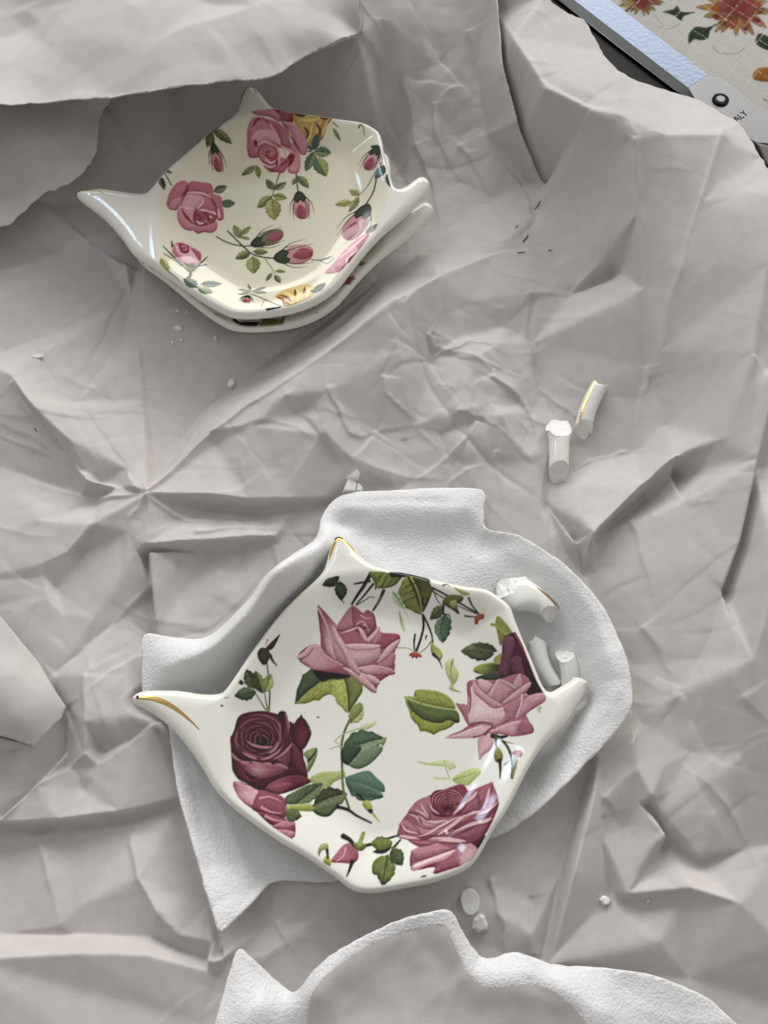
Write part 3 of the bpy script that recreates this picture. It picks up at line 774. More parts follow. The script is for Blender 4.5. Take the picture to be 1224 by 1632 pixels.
petal([(770,742),(820,690),(930,612),(972,602),(960,640),(880,712),(800,745)], (210,164,170), Q3, 6); petal([(800,600),(830,560),(850,600),(830,620)], (170,108,122), Q3, 5); petal([(842,612),(892,528),(908,620),(872,642)], (206,160,166), Q3, 5); petal([(740,560),(800,580),(870,630),(850,645),(790,600)], (210,170,172), Q3, 4)
S([(530,905),(600,885),(690,895),(690,920)], 4, Q3, 2); S([(640,975),(690,930),(720,930)], 5, Q3, 2); S([(555,1000),(600,985),(650,970)], 3, Q3, 1); S([(910,690),(905,760),(870,850)], 3, Q2, 1.5); S([(690,650),(730,575),(745,560)], 3, Q2, 1.5)
SH([(1015, 795), (1050, 780), (1035, 835)], (165, 180, 130), None, alpha=.8)
S([(700, 990), (750, 1000), (800, 995)], 8, (60, 62, 36), 4); S([(740, 1010), (800, 1040), (850, 1055)], 3, (110, 116, 70), 1); S([(750, 1005), (805, 1080), (832, 1180), (830, 1318)], 4.5, (52, 56, 32), 3.5); S([(725, 1000), (722, 1060), (735, 1110)], 5, (80, 84, 48), 3)
SH([(705, 1100), (735, 1080), (765, 1120), (768, 1170), (745, 1200), (710, 1180)], (140, 142, 76), (40, 40, 20), 9, .9); S([(745, 1180), (748, 1250), (742, 1318)], 6, (40, 42, 24), 2)
SH([(835, 1130), (860, 1110), (905, 1105), (905, 1150), (870, 1160)], (168, 76, 52), (120, 44, 30), 4, .6); S([(860, 1160), (850, 1240), (835, 1310)], 7, (150, 138, 92), 3); S([(780, 1215), (830, 1170)], 2, (120, 124, 80), 1)
SH([(338, 430), (375, 400), (405, 395), (405, 440), (440, 500), (430, 560), (400, 610), (460, 655), (370, 630), (378, 580), (345, 510)], (188, 194, 142), (120, 128, 72), 7, .7); S([(390, 420), (380, 500), (400, 580)], 2, (120, 128, 76), 1)
SH([(118,1185),(220,1192),(300,1172),(380,1180),(425,1222),(372,1248),(340,1222),(220,1216)], (206,212,166), (176,186,126), 6, .55, petal_light=False); S([(130,1188),(250,1203),(345,1215)], 1.6, (178,188,132), 1); S([(330,1180),(345,1240),(370,1305)], 3, (185,194,140), 2); SH([(240,1312),(300,1300),(385,1314),(310,1326)], (214,218,182), (190,198,150), 5, .4, petal_light=False); S([(250,1312),(320,1313),(380,1314)], 1.4, (190,198,150), .8)
cv.Z(480, 1180, 3.4)
SH([(830, 195), (900, 155), (950, 142), (985, 165), (940, 215), (910, 240), (850, 230)], (186, 196, 134), (140, 152, 84), 7, .6); S([(835, 205), (900, 190), (960, 165)], 1.6, (140, 150, 88), .8)

# --- big rose at the lower right
cv.Z(630, 1230, 6.12)
B1, B2, B3, B4 = (176,118,128), (210,164,168), (104,46,60), (150,88,102)
SH([(20,630),(60,490),(130,390),(210,285),(300,240),(460,175),(650,112),(720,180),(940,100),(965,125),(1010,300),(930,520),(860,640),(840,720),(740,900),(480,990),(370,990),(380,930),(165,960),(155,790),(250,738),(128,668)], B4, B3, 8, .7, k=3)
petal([(720,700),(860,620),(880,650),(840,720),(790,760),(720,740)], (88,24,34), (50,12,18), 10)
petal([(165,960),(170,910),(230,880),(560,770),(700,690),(800,760),(740,900),(640,950),(480,990),(370,990),(380,930)], (158,88,106), B3, 14, c2=(196,150,150), frm=(560,880), to=(720,830))
petal([(155,790),(180,760),(330,700),(480,700),(600,720),(560,770),(400,840),(240,870),(190,860)], (182,120,134), B3, 12)
petal([(128,668),(230,665),(330,680),(420,690),(340,720),(250,738),(190,715)], (160,92,108), B3, 10)
petal([(40,520),(60,490),(110,470),(190,530),(250,600),(180,605),(100,575)], (178,114,128), B3, 9)
petal([(20,630),(100,610),(240,620),(420,610),(640,560),(880,480),(990,300),(1010,330),(930,520),(860,620),(720,700),(600,690),(430,680),(250,660)], (150,84,102), B3, 16)
petal([(180,520),(240,540),(330,560),(520,480),(520,520),(360,600),(230,640),(250,600)], B1, B3, 9)
petal([(130,390),(170,330),(210,285),(300,240),(370,250),(380,330),(340,460),(260,520),(200,440)], (176,110,124), B3, 12)
petal([(210,440),(250,430),(340,480),(500,470),(520,500),(380,560),(290,560),(240,510)], (200,146,154), B3, 9)
petal([(350,330),(400,240),(460,175),(560,160),(600,130),(650,112),(690,125),(720,180),(720,260),(640,350),(560,430),(450,440),(380,410)], (128,58,74), (80,26,40), 12)
petal([(580,400),(640,340),(740,230),(820,200),(900,140),(940,100),(965,125),(940,240),(880,330),(800,390),(700,430)], (162,92,108), B3, 14)
petal([(520,540),(640,440),(760,400),(850,380),(960,290),(1010,300),(960,400),(840,480),(640,560)], (148,80,98), B3, 12)
petal([(300,640),(380,590),(520,520),(700,440),(760,430),(640,520),(480,600)], (176,112,126), B3, 9)
for k_, (rx_, ry_) in enumerate(((150, 118), (122, 98), (96, 78), (70, 58), (44, 36), (22, 20))):
    cxx, cyy = 520 + k_ * 2, 290 + k_ * 5
    for a0, a1 in ((3.0, 4.6), (4.7, 6.3), (.3, 1.6)):
        pts = [(cxx + rx_ * math.cos(a_), cyy + ry_ * math.sin(a_) * (1 + .06 * math.sin(4 * a_ + k_))) for a_ in np.linspace(a0, a1, 7)]
        S(pts, 10 - k_, (120 - 8 * k_, 50 - 4 * k_, 66 - 5 * k_), 4, taper='both'); S(pts, 2.6, (184 - 8 * k_, 122 - 8 * k_, 134 - 8 * k_), 1, taper='both', alpha=.9)
SH([(470, 345), (520, 325), (580, 335), (560, 375), (500, 380)], (66, 22, 32), None, soft=6)
LT = (220,176,180)
for a, w_ in (([(200,370),(270,400),(340,460)], 6), ([(255,300),(290,370),(345,450)], 6), ([(350,300),(370,360),(440,410)], 5), ([(140,410),(210,440),(260,520)], 5), ([(60,500),(110,570),(230,605)], 6), ([(185,525),(230,570),(280,600)], 4), ([(290,470),(400,490),(500,470)], 6), ([(240,635),(360,585),(500,500),(640,430)], 6), ([(420,620),(540,540),(660,440),(700,420)], 9), ([(520,640),(620,580),(760,510),(930,460)], 10), ([(320,670),(430,655),(560,665),(690,680)], 12), ([(30,625),(130,640),(250,660)], 7), ([(690,430),(760,400),(840,385)], 7), ([(580,410),(650,340),(700,290)], 8), ([(700,300),(770,240),(810,190)], 7), ([(860,360),(900,270),(930,150)], 8), ([(820,500),(880,480),(940,455)], 9), ([(800,420),(900,380),(1000,300)], 6), ([(400,560),(480,520),(560,480)], 4)):
    S([(x_ + 4, y_ + 9) for x_, y_ in a], w_ * .8, B3, 1, taper='both', alpha=.55, soft=1.4); S(a, w_ * .55, LT, 1, taper='both', alpha=.85, soft=1.0)
for a, w_ in (([(235,430),(270,520)], 6), ([(330,420),(345,460),(300,470)], 5), ([(230,640),(400,630),(520,630)], 5), ([(510,635),(660,580),(800,520)], 8), ([(430,700),(560,720),(680,690)], 8), ([(560,440),(660,420),(760,380)], 5), ([(810,200),(830,300),(815,370)], 7), ([(600,420),(680,360),(720,290)], 4), ([(180,520),(240,580),(260,610)], 5), ([(160,660),(300,670),(460,660)], 5)):
    S(a, w_ * .7, B3, 1, taper='both', alpha=.7, soft=1.2)
petal([(160,945),(190,900),(380,830),(570,765),(575,790),(480,860),(330,905),(190,968)], (220,176,180), (150,84,100), 6, .75); S([(200,920),(380,850),(550,785)], 3, (236,206,206), 1.5)
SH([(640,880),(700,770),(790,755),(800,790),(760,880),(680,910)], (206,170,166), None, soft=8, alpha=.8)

# --- bud and leaves at the front rim
cv.Z(480, 1180, 3.4)
SH([(160,658),(190,610),(230,565),(275,558),(305,595),(308,640),(280,668),(220,665)], (176,108,124), (120,52,70), 9, .8, c2=(150,80,98), frm=(200,620), to=(300,620)); S([(240,580),(225,630),(190,655)], 2.4, (206,156,162), 1)
S([(225,520),(260,540),(290,575)], 8, BLK, 5); SH([(280,560),(320,555),(355,570),(330,600),(300,595)], (120,126,72), DKG, 5); S([(335,505),(315,560)], 6, (150,156,100), 7); S([(275,660),(262,700),(245,742)], 7, (52,40,40), 1.5)
S([(355,570),(420,555),(480,530),(530,515)], 5, (80,86,50), 3)
LF((380, 560), (495, 555), .30, .35, (92, 100, 56), (112, 120, 66)); LF((490, 580), (385, 608), .2, .15, BLK, (60, 66, 36)); SH([(375,560),(420,530),(490,545),(485,580),(430,600),(400,585)], (116,122,68), (44,48,26), 6, .8)
LF((470, 620), (440, 790), .30, .38, (96, 106, 62), (66, 76, 44), .05); SH([(390,660),(440,625),(470,650),(465,690),(475,750),(440,792),(420,740),(385,720)], (108,118,70), (40,46,28), 7, .85); S([(465,640),(455,700),(440,780)], 2.5, (60,66,38), 1)
LF((490, 590), (550, 680), .42, .4, (72, 82, 52), (54, 62, 38)); S([(500,585),(540,540)], 5, (96,102,60), 3)
SH([(90,600),(105,565),(140,560),(145,590),(110,600),(98,630)], (150,158,110), (90,98,60), 4, .6); SH([(120,650),(140,620),(160,650),(158,680),(130,668)], (165,172,90), (70,76,36), 5, .8); S([(140,595),(145,640)], 5, DKG, 3)
cv.clip = None
SH([(645, 742), (660, 732), (680, 730), (672, 740)], (70, 66, 60), None); S([(80, 1040 - 1180), (90, 1042 - 1180)], 3, (150, 90, 90), 2)
cv.Z(200, 840, 3.4)
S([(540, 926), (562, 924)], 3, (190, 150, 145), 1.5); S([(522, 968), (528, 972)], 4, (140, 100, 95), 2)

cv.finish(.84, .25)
def cut_spout1(u, v, db): return (db < 0) & (u < at_plane(np.array([380.]), np.array([1180.]), C1, R1)[0][0])
def cut_knob1(u, v, db): return (db < 0) & (v > at_plane(np.array([550.]), np.array([915.]), C1, R1)[1][0]) & (u < at_plane(np.array([640.]), np.array([915.]), C1, R1)[0][0])
def cut_stub1(u, v, db): return (db < 0) & (u > at_plane(np.array([850.]), np.array([1100.]), C1, R1)[0][0])
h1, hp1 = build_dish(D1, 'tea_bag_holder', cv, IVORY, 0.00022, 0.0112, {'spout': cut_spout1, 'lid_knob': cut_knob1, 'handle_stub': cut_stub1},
    gold=[('spout', [(219, 1111), (240, 1112), (262, 1119), (285, 1133), (305, 1150), (318, 1163)], (4, 7.5, 7.5, 5.5, 3, 1), M_GOLD),
          ('lid_knob', [(539, 856), (531, 868), (527, 880), (525, 893)], (3, 6, 5, 1), M_GOLD),
          ('lid_knob', [(539, 856), (551, 864), (560, 872), (566, 880)], (3, 6, 5, 1), M_GOLD),
          ('lid_knob', [(533, 857), (539, 856), (546, 857)], (3, 7, 3), M_INK),
          ('spout', [(216, 1110), (221, 1111)], (3, 6, 3), M_INK)])
tag(h1, 'ivory teapot-shaped tea bag holder with large maroon and pink roses, on white foam', 'tea holder', 'teapot-shaped tea bag holders')
tag(hp1['handle_stub'], 'snapped handle stub with a bare broken end')

# ------------------------------------------------------------------ stacked pair at the back
C2, R2 = frame(425, 330, 27.0, 5.0, 0.0)
OUT2 = [(119,303),(130,297),(161,295),(196,300),(227,303),(240,295),(262,270),(303,234),(338,204),(366,185),(377,171),(380,151),(389,136),(399,132),(412,140),(424,156),(436,168),(465,176),(505,181),(536,186),(576,192),(599,203),(608,215),(614,247),(625,284),(632,296),(647,291),(665,278),(677,277),(686,287),(677,306),(657,328),(632,351),(607,374),(581,402),(556,434),(536,458),(505,480),(465,495),(414,503),(375,503),(348,493),(313,472),(252,429),(212,402),(188,370),(161,341),(125,313)]
BODY2 = [(243,300),(262,270),(303,234),(338,204),(370,184),(400,174),(440,170),(465,176),(505,181),(536,186),(576,192),(599,203),(608,215),(614,247),(625,284),(628,310),(622,340),(607,374),(581,402),(556,434),(536,458),(505,480),(465,495),(414,503),(375,503),(348,493),(313,472),(255,429),(243,400),(240,350)]
D2 = Dish(C2, R2, OUT2, BODY2, 0.0038, 2)
CREAM = np.array([0.80, 0.765, 0.60])
WHITE2 = np.array([0.795, 0.780, 0.715])
lo, hi = D2.out.min(0), D2.out.max(0)
def cream_canvas(C, R, seed):
    c = Canvas(lo[0] - .001, lo[1] - .001, hi[0] + .001, hi[1] + .001, 0.00017, WHITE2, C, R, seed)
    X, Y = np.meshgrid(c.u0 + np.arange(c.w) * c.res, c.v0 + np.arange(c.h) * c.res)
    m = sstep(0.0012, 0.0040, sdf(D2.body, X, Y))[..., None]      # the cream ground stops short of the white rim
    c.A = c.A * (1 - m) + CREAM * m
    c.gain = 1.55
    c.clip = sstep(0.0008, 0.0014, sdf(D2.body, X, Y))
    return c
c2 = cream_canvas(C2, R2, 9)
S, SH, LF, RS = c2.stroke, c2.shape, c2.leaf, c2.rose
def BD(b_, t_, w_, pink=(126, 54, 64), pale=(158, 118, 116)): c2.bud(b_, t_, w_, pink, pale, (46, 54, 38))
PAL = ((176, 122, 128), (148, 78, 88), (104, 34, 44))
GA, GB, GC = (70, 76, 52), (104, 106, 70), (52, 66, 54)
DK = (34, 38, 30)
def lf(b, t, wl=.2, wr=.22, c1=GA, c2_=GB, bend=0.0): LF(b, t, wl, wr, c1, c2_, bend, dark=DK)
# big rose and yellow rose under the lid knob
c2.Z(380, 150, 6.8)
SH([(570, 175), (740, 190), (1020, 245), (960, 330), (900, 440), (760, 480), (690, 400), (600, 280)], (150, 118, 66), (104, 64, 34), 5, .8, c2=(160, 140, 74), frm=(1000, 300), to=(700, 250))
for a in ([(660, 270), (800, 280), (900, 260)], [(800, 300), (770, 400), (730, 460)], [(900, 280), (860, 340), (830, 420)], [(720, 200), (800, 230), (900, 215)], [(980, 270), (930, 350), (900, 420)]): S(a, 5, (186, 160, 92), 2, taper='both')
for a in ([(600, 190), (660, 230), (720, 240)], [(700, 330), (750, 380), (720, 440)], [(880, 250), (940, 270), (1000, 250)], [(840, 300), (880, 360), (870, 430)]): S(a, 6, (96, 58, 32), 2, taper='both')
SH([(590, 185), (720, 190), (730, 235), (650, 240), (600, 220)], (40, 30, 20), None, soft=2)
def pt(pts, c, d=(116, 50, 60), ew=6.0, es=.85, **k): SH(pts, c, d, ew, es, **k)
SH([(215, 120), (270, 90), (350, 105), (345, 140), (250, 140)], (28, 22, 20), None)
pt([(340,125),(420,120),(540,150),(580,170),(590,290),(500,280),(440,220),(360,180)], (112,52,64))
pt([(140,150),(200,130),(300,145),(400,185),(450,240),(440,280),(330,235),(200,225),(145,195)], (172,118,126))
pt([(440,180),(530,150),(570,190),(560,260),(480,270)], (132,72,86), ew=5)
pt([(80,440),(90,340),(150,250),(240,235),(330,260),(450,330),(540,420),(560,530),(400,500),(200,600),(100,600),(75,520)], (164,104,114), ew=9)
pt([(240,245),(330,255),(440,290),(530,390),(560,500),(460,480),(440,420),(380,350),(300,280)], (150,88,100))
pt([(500,290),(600,300),(690,380),(740,470),(730,560),(680,575),(620,520),(570,400)], (170,116,124), ew=7)
pt([(530,590),(570,450),(620,500),(660,600),(650,740),(600,775),(530,760),(510,680)], (166,104,114), ew=9, c2=(180,128,134), frm=(540,600), to=(640,650))
pt([(510,600),(570,560),(600,600),(560,680),(520,690)], (112,34,46), ew=6)
pt([(190,580),(240,640),(330,740),(400,760),(460,770),(510,720),(530,640),(460,600),(350,600)], (156,88,100), ew=8)
pt([(130,420),(200,360),(330,340),(420,420),(440,480),(300,440),(220,470),(190,560),(150,520)], (184,136,140), ew=6)
pt([(150,430),(190,440),(180,500),(150,480)], (116,50,60), ew=4)
pt([(200,500),(280,440),(380,470),(430,560),(420,680),(330,700),(240,650),(200,580)], (140,68,80), (92,24,34), 8, .9)
for k_, r_ in enumerate((105, 82, 60, 40, 20)):
    pts = [(318 + r_ * math.cos(a_), 545 + r_ * .95 * math.sin(a_)) for a_ in np.linspace(k_ * 1.2, k_ * 1.2 + 4.6, 10)]
    S(pts, 6, (110, 32, 44), 3, taper='both'); S([(x_ + 3, y_ + 4) for x_, y_ in pts], 3.2, (186, 128, 134), 1, taper='both', alpha=.9)
for a in ([(330,280),(400,380),(440,480)], [(390,470),(430,560),(420,690)], [(440,480),(520,520),(580,550)], [(460,500),(500,580),(520,640)], [(200,480),(270,440),(390,480)], [(230,650),(320,700),(400,680)], [(130,430),(200,360),(320,350)], [(270,600),(330,660),(390,640)]): S(a, 6, (194,146,150), 2, taper='both', alpha=.85)
for a in ([(150,320),(190,270),(240,250)], [(560,400),(600,460),(660,540)], [(440,230),(500,320),(560,420)], [(250,680),(330,745),(400,740)], [(430,690),(500,650),(520,600)]): S(a, 6, (108,34,46), 2, taper='both', alpha=.8)
lf((815, 530), (850, 385), .26, .24, GC, GC); lf((820, 540), (1000, 560), .34, .36, (66, 84, 66), (88, 98, 70)); lf((812, 540), (715, 755), .22, .20, (92, 102, 70), (56, 70, 54)); lf((825, 600), (945, 808), .30, .28, (118, 124, 76), (60, 76, 62)); lf((800, 530), (730, 480), .25, .3, GC, GC); lf((790, 540), (735, 540), .2, .2, GC, GC)
lf((165, 690), (8, 800), .22, .2, GB, (112, 112, 74)); lf((180, 690), (205, 825), .22, .2, GB, GB)
S([(1025, 305), (1080, 345)], 3, GB, 2); lf((1025, 355), (1105, 465), .14, .14, GB, GB)
# left half
c2.Z(240, 130, 4.08)
S([(395, 310), (410, 380), (405, 430)], 3, DK, 3); lf((405, 310), (480, 255), .2, .2); lf((405, 312), (525, 378), .22, .2, GB, GA); lf((400, 325), (365, 420), .24, .22, (84, 86, 52), GA); S([(330, 355), (390, 315)], 5, GA, 2)
BD((405, 395), (435, 545), .20)
SH([(230, 435), (290, 395), (300, 405), (270, 420)], DK, None)
S([(130, 660), (100, 610), (75, 575)], 3, GA, 2); lf((85, 580), (140, 595), .25, .2); lf((60, 620), (88, 700), .22, .2, DK, GA)
c2.Z(240, 260, 7.42)
lf((720, 250), (880, 180), .3, .34, (66, 74, 56), (82, 90, 66)); lf((800, 390), (978, 380), .34, .34, GA, (62, 72, 54))
pt([(180,450),(215,320),(290,210),(380,165),(430,200),(400,300),(320,420),(290,510),(200,500)], (160,92,102), ew=7)
pt([(400,260),(450,165),(560,150),(680,155),(715,230),(700,300),(560,280),(430,290)], (156,84,94), ew=7)
pt([(640,270),(800,300),(820,400),(840,560),(770,590),(740,500),(700,380)], (158,90,100), ew=7)
pt([(300,500),(340,480),(480,640),(460,720),(360,710),(300,620)], (170,112,118), ew=7)
pt([(480,660),(600,640),(740,590),(760,680),(700,740),(600,735),(530,755),(470,710)], (164,100,108), ew=7)
pt([(200,500),(250,400),(340,350),(330,440),(290,500),(240,520)], (170,112,120), ew=6)
pt([(330,440),(360,340),(420,290),(600,285),(700,330),(750,480),(740,600),(600,660),(490,650),(380,560)], (136,62,74), ew=9)
pt([(335,450),(380,340),(430,295),(560,300),(590,330),(540,440),(495,470),(490,640),(420,590),(360,520)], (180,128,134), (120,44,56), 5, .7)
pt([(560,450),(600,330),(660,330),(720,420),(740,490),(640,480)], (158,92,102), ew=6)
for a in ([(400,285),(500,270),(600,275),(690,325)], [(600,320),(580,390),(520,460)], [(540,465),(600,470),(660,480)], [(640,480),(720,500),(740,520)], [(660,540),(700,560)], [(510,600),(560,630),(600,620)], [(620,600),(660,620)], [(720,400),(770,480),(790,560)], [(350,460),(490,455)]): S(a, 5.5, (196,148,152), 2, taper='both')
for a in ([(495,480),(490,560),(490,640)], [(340,480),(400,570),(470,640)], [(600,490),(660,570),(620,640)], [(420,200),(400,270),(350,330)], [(500,500),(560,560),(540,600)], [(700,340),(740,420),(760,520)]): S(a, 6, (104,32,42), 2, taper='both', alpha=.85)
# bud with sepals lower left
for a in ([(455,1340),(465,1270),(440,1230),(360,1180),(250,1110),(150,1060)], [(360,1180),(240,1060),(140,970)], [(470,1210),(540,1160),(640,1130)], [(520,1180),(570,1110),(640,1030)], [(250,960),(235,890)]): S(a, 6, (58,62,44), 2)
pt([(240,1000),(290,890),(380,880),(470,910),(570,990),(560,1090),(510,1170),(430,1190),(360,1150),(270,1060)], (190,150,150), (140,70,82), 8, .8)
pt([(440,920),(560,980),(560,1090),(500,1010)], (150,76,90), ew=6); pt([(245,1000),(290,900),(340,1020),(350,1130),(280,1060)], (168,104,116), ew=6)
pt([(290,920),(340,890),(430,910),(440,980),(370,1030),(310,1000)], (128,50,64), (84,20,32), 6); S([(290,930),(320,1010),(380,1025),(435,990),(440,930)], 6, (190,140,146), 3); S([(350,930),(390,920),(400,960),(370,970)], 3, (170,110,120), 2)
SH([(360,1180),(440,1200),(520,1190),(500,1240),(450,1270),(400,1230)], (92,92,58), (44,48,32), 4); lf((440, 1200), (500, 1110), .3, .3, (110, 112, 74), (70, 76, 50)); lf((450, 1195), (370, 1130), .2, .2, GA, GA)
lf((210, 1280), (120, 1120), .28, .26, (112, 112, 66), (130, 126, 82)); S([(210, 1280), (300, 1350), (370, 1420)], 3, GB, 1.5)
lf((550, 1465), (385, 1360), .28, .32, (64, 84, 68), (48, 64, 52)); lf((585, 1420), (830, 1375), .22, .22, (56, 74, 60), (84, 96, 74)); lf((560, 1480), (735, 1520), .32, .3, (118, 120, 78), (62, 80, 64)); S([(440, 1340), (445, 1360)], 6, (70, 76, 50), 6); S([(545, 1470), (590, 1450)], 3, GC, 2)
# centre sprays
c2.Z(240, 130, 4.08)
S([(828, 545), (795, 640), (780, 690)], 2.4, GA, 2); lf((790, 650), (740, 580), .26, .26, (84, 88, 60), GA); lf((795, 650), (875, 600), .26, .26); lf((778, 690), (680, 770), .26, .28, (86, 88, 56), (108, 108, 70)); lf((785, 688), (880, 705), .30, .30, GB, (112, 112, 72)); lf((778, 705), (795, 852), .30, .30, (112, 112, 66), (124, 122, 76))
S([(938, 545), (950, 660)], 3, GC, 3); lf((945, 560), (1022, 640), .25, .2, GB, GA); lf((940, 570), (915, 620), .25, .3, GA, GB); BD((955, 665), (985, 845), .26)
c2.Z(240, 320, 3.06)
S([(310, 140), (370, 170), (440, 185), (490, 180)], 3, (56, 58, 40), 3); S([(365, 110), (440, 185), (500, 230), (590, 245), (640, 240)], 3.4, (56, 58, 40), 3.6)
lf((430, 145), (395, 78), .25, .22, GB, GB); lf((425, 130), (480, 85), .2, .22, GB, (110, 108, 72)); lf((425, 138), (478, 150), .18, .18, GB, GB)
lf((478, 215), (402, 250), .28, .3, GA, (98, 98, 64)); lf((490, 210), (565, 215), .26, .26, GB, GA); lf((488, 235), (495, 325), .34, .34, (96, 98, 62), (112, 112, 74))
BD((485, 178), (640, 115), .26, pink=(130, 66, 78), pale=(90, 92, 66)); BD((600, 245), (790, 215), .30)
S([(780, 255), (830, 260), (880, 250)], 2.4, GA, 2); S([(825, 265), (860, 285), (895, 262)], 2, GA, 1.5); lf((830, 262), (885, 250), .12, .12, GA, GA)
S([(550, 250), (580, 290), (600, 325)], 2, GB, 1.6); lf((600, 310), (655, 315), .2, .18, GB, GB); lf((598, 330), (628, 372), .26, .25, GB, GA); lf((585, 320), (555, 362), .2, .2, GB, GA)
S([(480, 430), (530, 455), (590, 490), (640, 515)], 2.6, GA, 2.4); S([(550, 475), (540, 520)], 2, GB, 1)
for t_ in ((415, 440), (415, 405), (465, 375), (560, 390), (565, 425)): lf((485, 418), t_, .13, .13, (96, 96, 66), (84, 84, 56))
BD((470, 440), (458, 490), .42)
# yellow rose on the near wall
SH([(605,450),(640,420),(690,395),(760,388),(800,420),(790,460),(740,490),(660,515),(640,480)], (176,150,86), (126,82,36), 6, .8, c2=(186,170,110), frm=(630,470), to=(760,430))
for a in ([(690,400),(720,440),(715,490)], [(740,395),(770,430),(760,470)], [(640,425),(680,450),(690,500)]): S(a, 6, (206,186,120), 2, taper='both')
for a in ([(620,440),(660,460),(690,490)], [(700,410),(705,460)], [(750,400),(745,450)], [(650,490),(680,505)], [(610,455),(640,470),(650,510)]): S(a, 5, (112,62,30), 2, taper='both')
lf((790, 440), (855, 395), .25, .28, GC, GC); lf((815, 445), (775, 430), .3, .3, GC, GC); S([(570, 530), (630, 520)], 7, (46, 56, 52), 4)
# right half
c2.Z(500, 190, 6.528)
S([(470, 80), (490, 55), (515, 80), (525, 150)], 5, GB, 1.5)
BD((660, 290), (560, 500), .32); S([(610, 275), (670, 285), (690, 350), (670, 410)], 7, GC, 3)
lf((750, 480), (635, 605), .28, .3, (52, 68, 58), (62, 78, 66)); lf((765, 565), (798, 715), .22, .18, (60, 74, 66), (54, 68, 58))
S([(700, 450), (620, 560), (560, 650), (460, 730), (390, 790)], 2.6, (110, 106, 74), 2); S([(650, 610), (620, 720), (560, 810), (530, 850)], 3.4, (70, 74, 50), 3.6)
lf((470, 715), (365, 660), .34, .32, (116, 114, 70), (126, 122, 78)); lf((400, 785), (212, 815), .22, .24, (120, 116, 70), (128, 124, 80)); lf((465, 745), (362, 895), .2, .2, GB, (118, 114, 74))
BD((555, 850), (340, 1215), .26)
pt([(110,1570),(200,1470),(330,1320),(480,1200),(570,1180),(560,1240),(440,1400),(340,1510),(250,1590)], (176,112,122), ew=6)
pt([(440,1300),(560,1190),(570,1220),(470,1330)], (134,50,66), ew=4); pt([(350,1430),(450,1380),(400,1450),(360,1500)], (128,44,60), ew=4); pt([(220,1510),(320,1530),(240,1590)], (140,56,70), ew=4)
for a in ([(330,1330),(420,1300),(540,1200)], [(350,1440),(470,1350)], [(240,1440),(320,1380),(440,1310)], [(340,1500),(350,1420)]): S(a, 5, (206,160,166), 2, taper='both')
lf((540, 1180), (665, 1085), .24, .22, (66, 76, 62), (84, 90, 72))

c2.finish(.88, .25)
def cutter(D, C, R):
    us = at_plane(np.array([260.]), np.array([330.]), C2, R2)[0][0]; vk = at_plane(np.array([420.]), np.array([185.]), C2, R2)[1][0]
    uk = at_plane(np.array([470.]), np.array([170.]), C2, R2)[0][0]; uh = at_plane(np.array([610.]), np.array([330.]), C2, R2)[0][0]
    return {'spout': lambda u, v, db: (db < 0) & (u < us), 'lid_knob': lambda u, v, db: (db < 0) & (v > vk) & (u < uk) & (u > us), 'handle_stub': lambda u, v, db: (db < 0) & (u > uh)}
M_GOLD_WORN = metal('worn_gold', (0.42, 0.27, 0.10), 0.34)
h2, hp2 = build_dish(D2, 'tea_bag_holder', c2, WHITE2, 0.00030, 0.0104, cutter(D2, C2, R2),
    gold=[('spout', [(122, 303), (133, 301), (150, 302), (166, 308)], (3, 5, 4, 1), M_GOLD_WORN), ('lid_knob', [(382, 163), (386, 148), (394, 137), (401, 138), (410, 147)], (2, 4, 5, 4, 1), M_GOLD_WORN)])
tag(h2, 'cream teapot-shaped tea bag holder with small pink roses, upper one of the stack', 'tea holder', 'teapot-shaped tea bag holders')
# the one underneath: same mould, a little lower, its own print
D3 = Dish.__new__(Dish)
D3.C = C2 - R2[:, 2] * 0.0074 + np.array([0.0010, -0.0012, 0.0]); D3.R = R2 @ np.array(Matrix.Rotation(math.radians(-4.0), 3, 'Z')); D3.depth = D2.depth; D3.out = D2.out.copy(); D3.body = D2.body.copy(); D3.field()
c3 = cream_canvas(D3.C, D3.R, 14)
S, SH, LF, RS, BD = c3.stroke, c3.shape, c3.leaf, c3.rose, c3.bud
c3.Z(240, 320, 3.06)
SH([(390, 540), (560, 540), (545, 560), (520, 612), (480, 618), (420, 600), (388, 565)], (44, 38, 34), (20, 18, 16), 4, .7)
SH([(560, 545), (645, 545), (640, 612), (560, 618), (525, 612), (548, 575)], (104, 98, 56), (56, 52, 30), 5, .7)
for a in ([(580, 550), (585, 600)], [(610, 550), (605, 605)]): S(a, 3, (72, 68, 38), 2)
S([(935, 400), (980, 375), (1000, 390)], 6, (110, 76, 62), 4); S([(905, 430), (960, 400)], 5, GB, 2); SH([(940, 385), (985, 365), (1000, 395), (960, 410)], (120, 80, 72), (60, 40, 36), 3); lf((1010, 310), (1050, 300), .3, .3, (92, 96, 48), (92, 96, 48))
S([(810, 545), (830, 560)], 3, (90, 60, 50), 1.5); S([(310, 550), (370, 580)], 2.4, (130, 80, 60), 1)
RS(430, 300, 150, 110, .3, PAL, 4)
h3, hp3 = build_dish(D3, 'tea_bag_holder', c3, WHITE2, 0.00045, 0.0104, cutter(D3, D3.C, R2))
tag(h3, 'cream teapot-shaped tea bag holder almost hidden, bottom one of the stack', 'tea holder', 'teapot-shaped tea bag holders')

# ------------------------------------------------------------------ crumpled wrapping paper
rng = np.random.default_rng(7)
GS = 0.00044
px0, px1 = -0.210, 0.222
py0, py1 = -0.068, 0.390
GX = np.arange(px0, px1, GS); GY = np.arange(py0, py1, GS)
XX, YY = np.meshgrid(GX, GY)

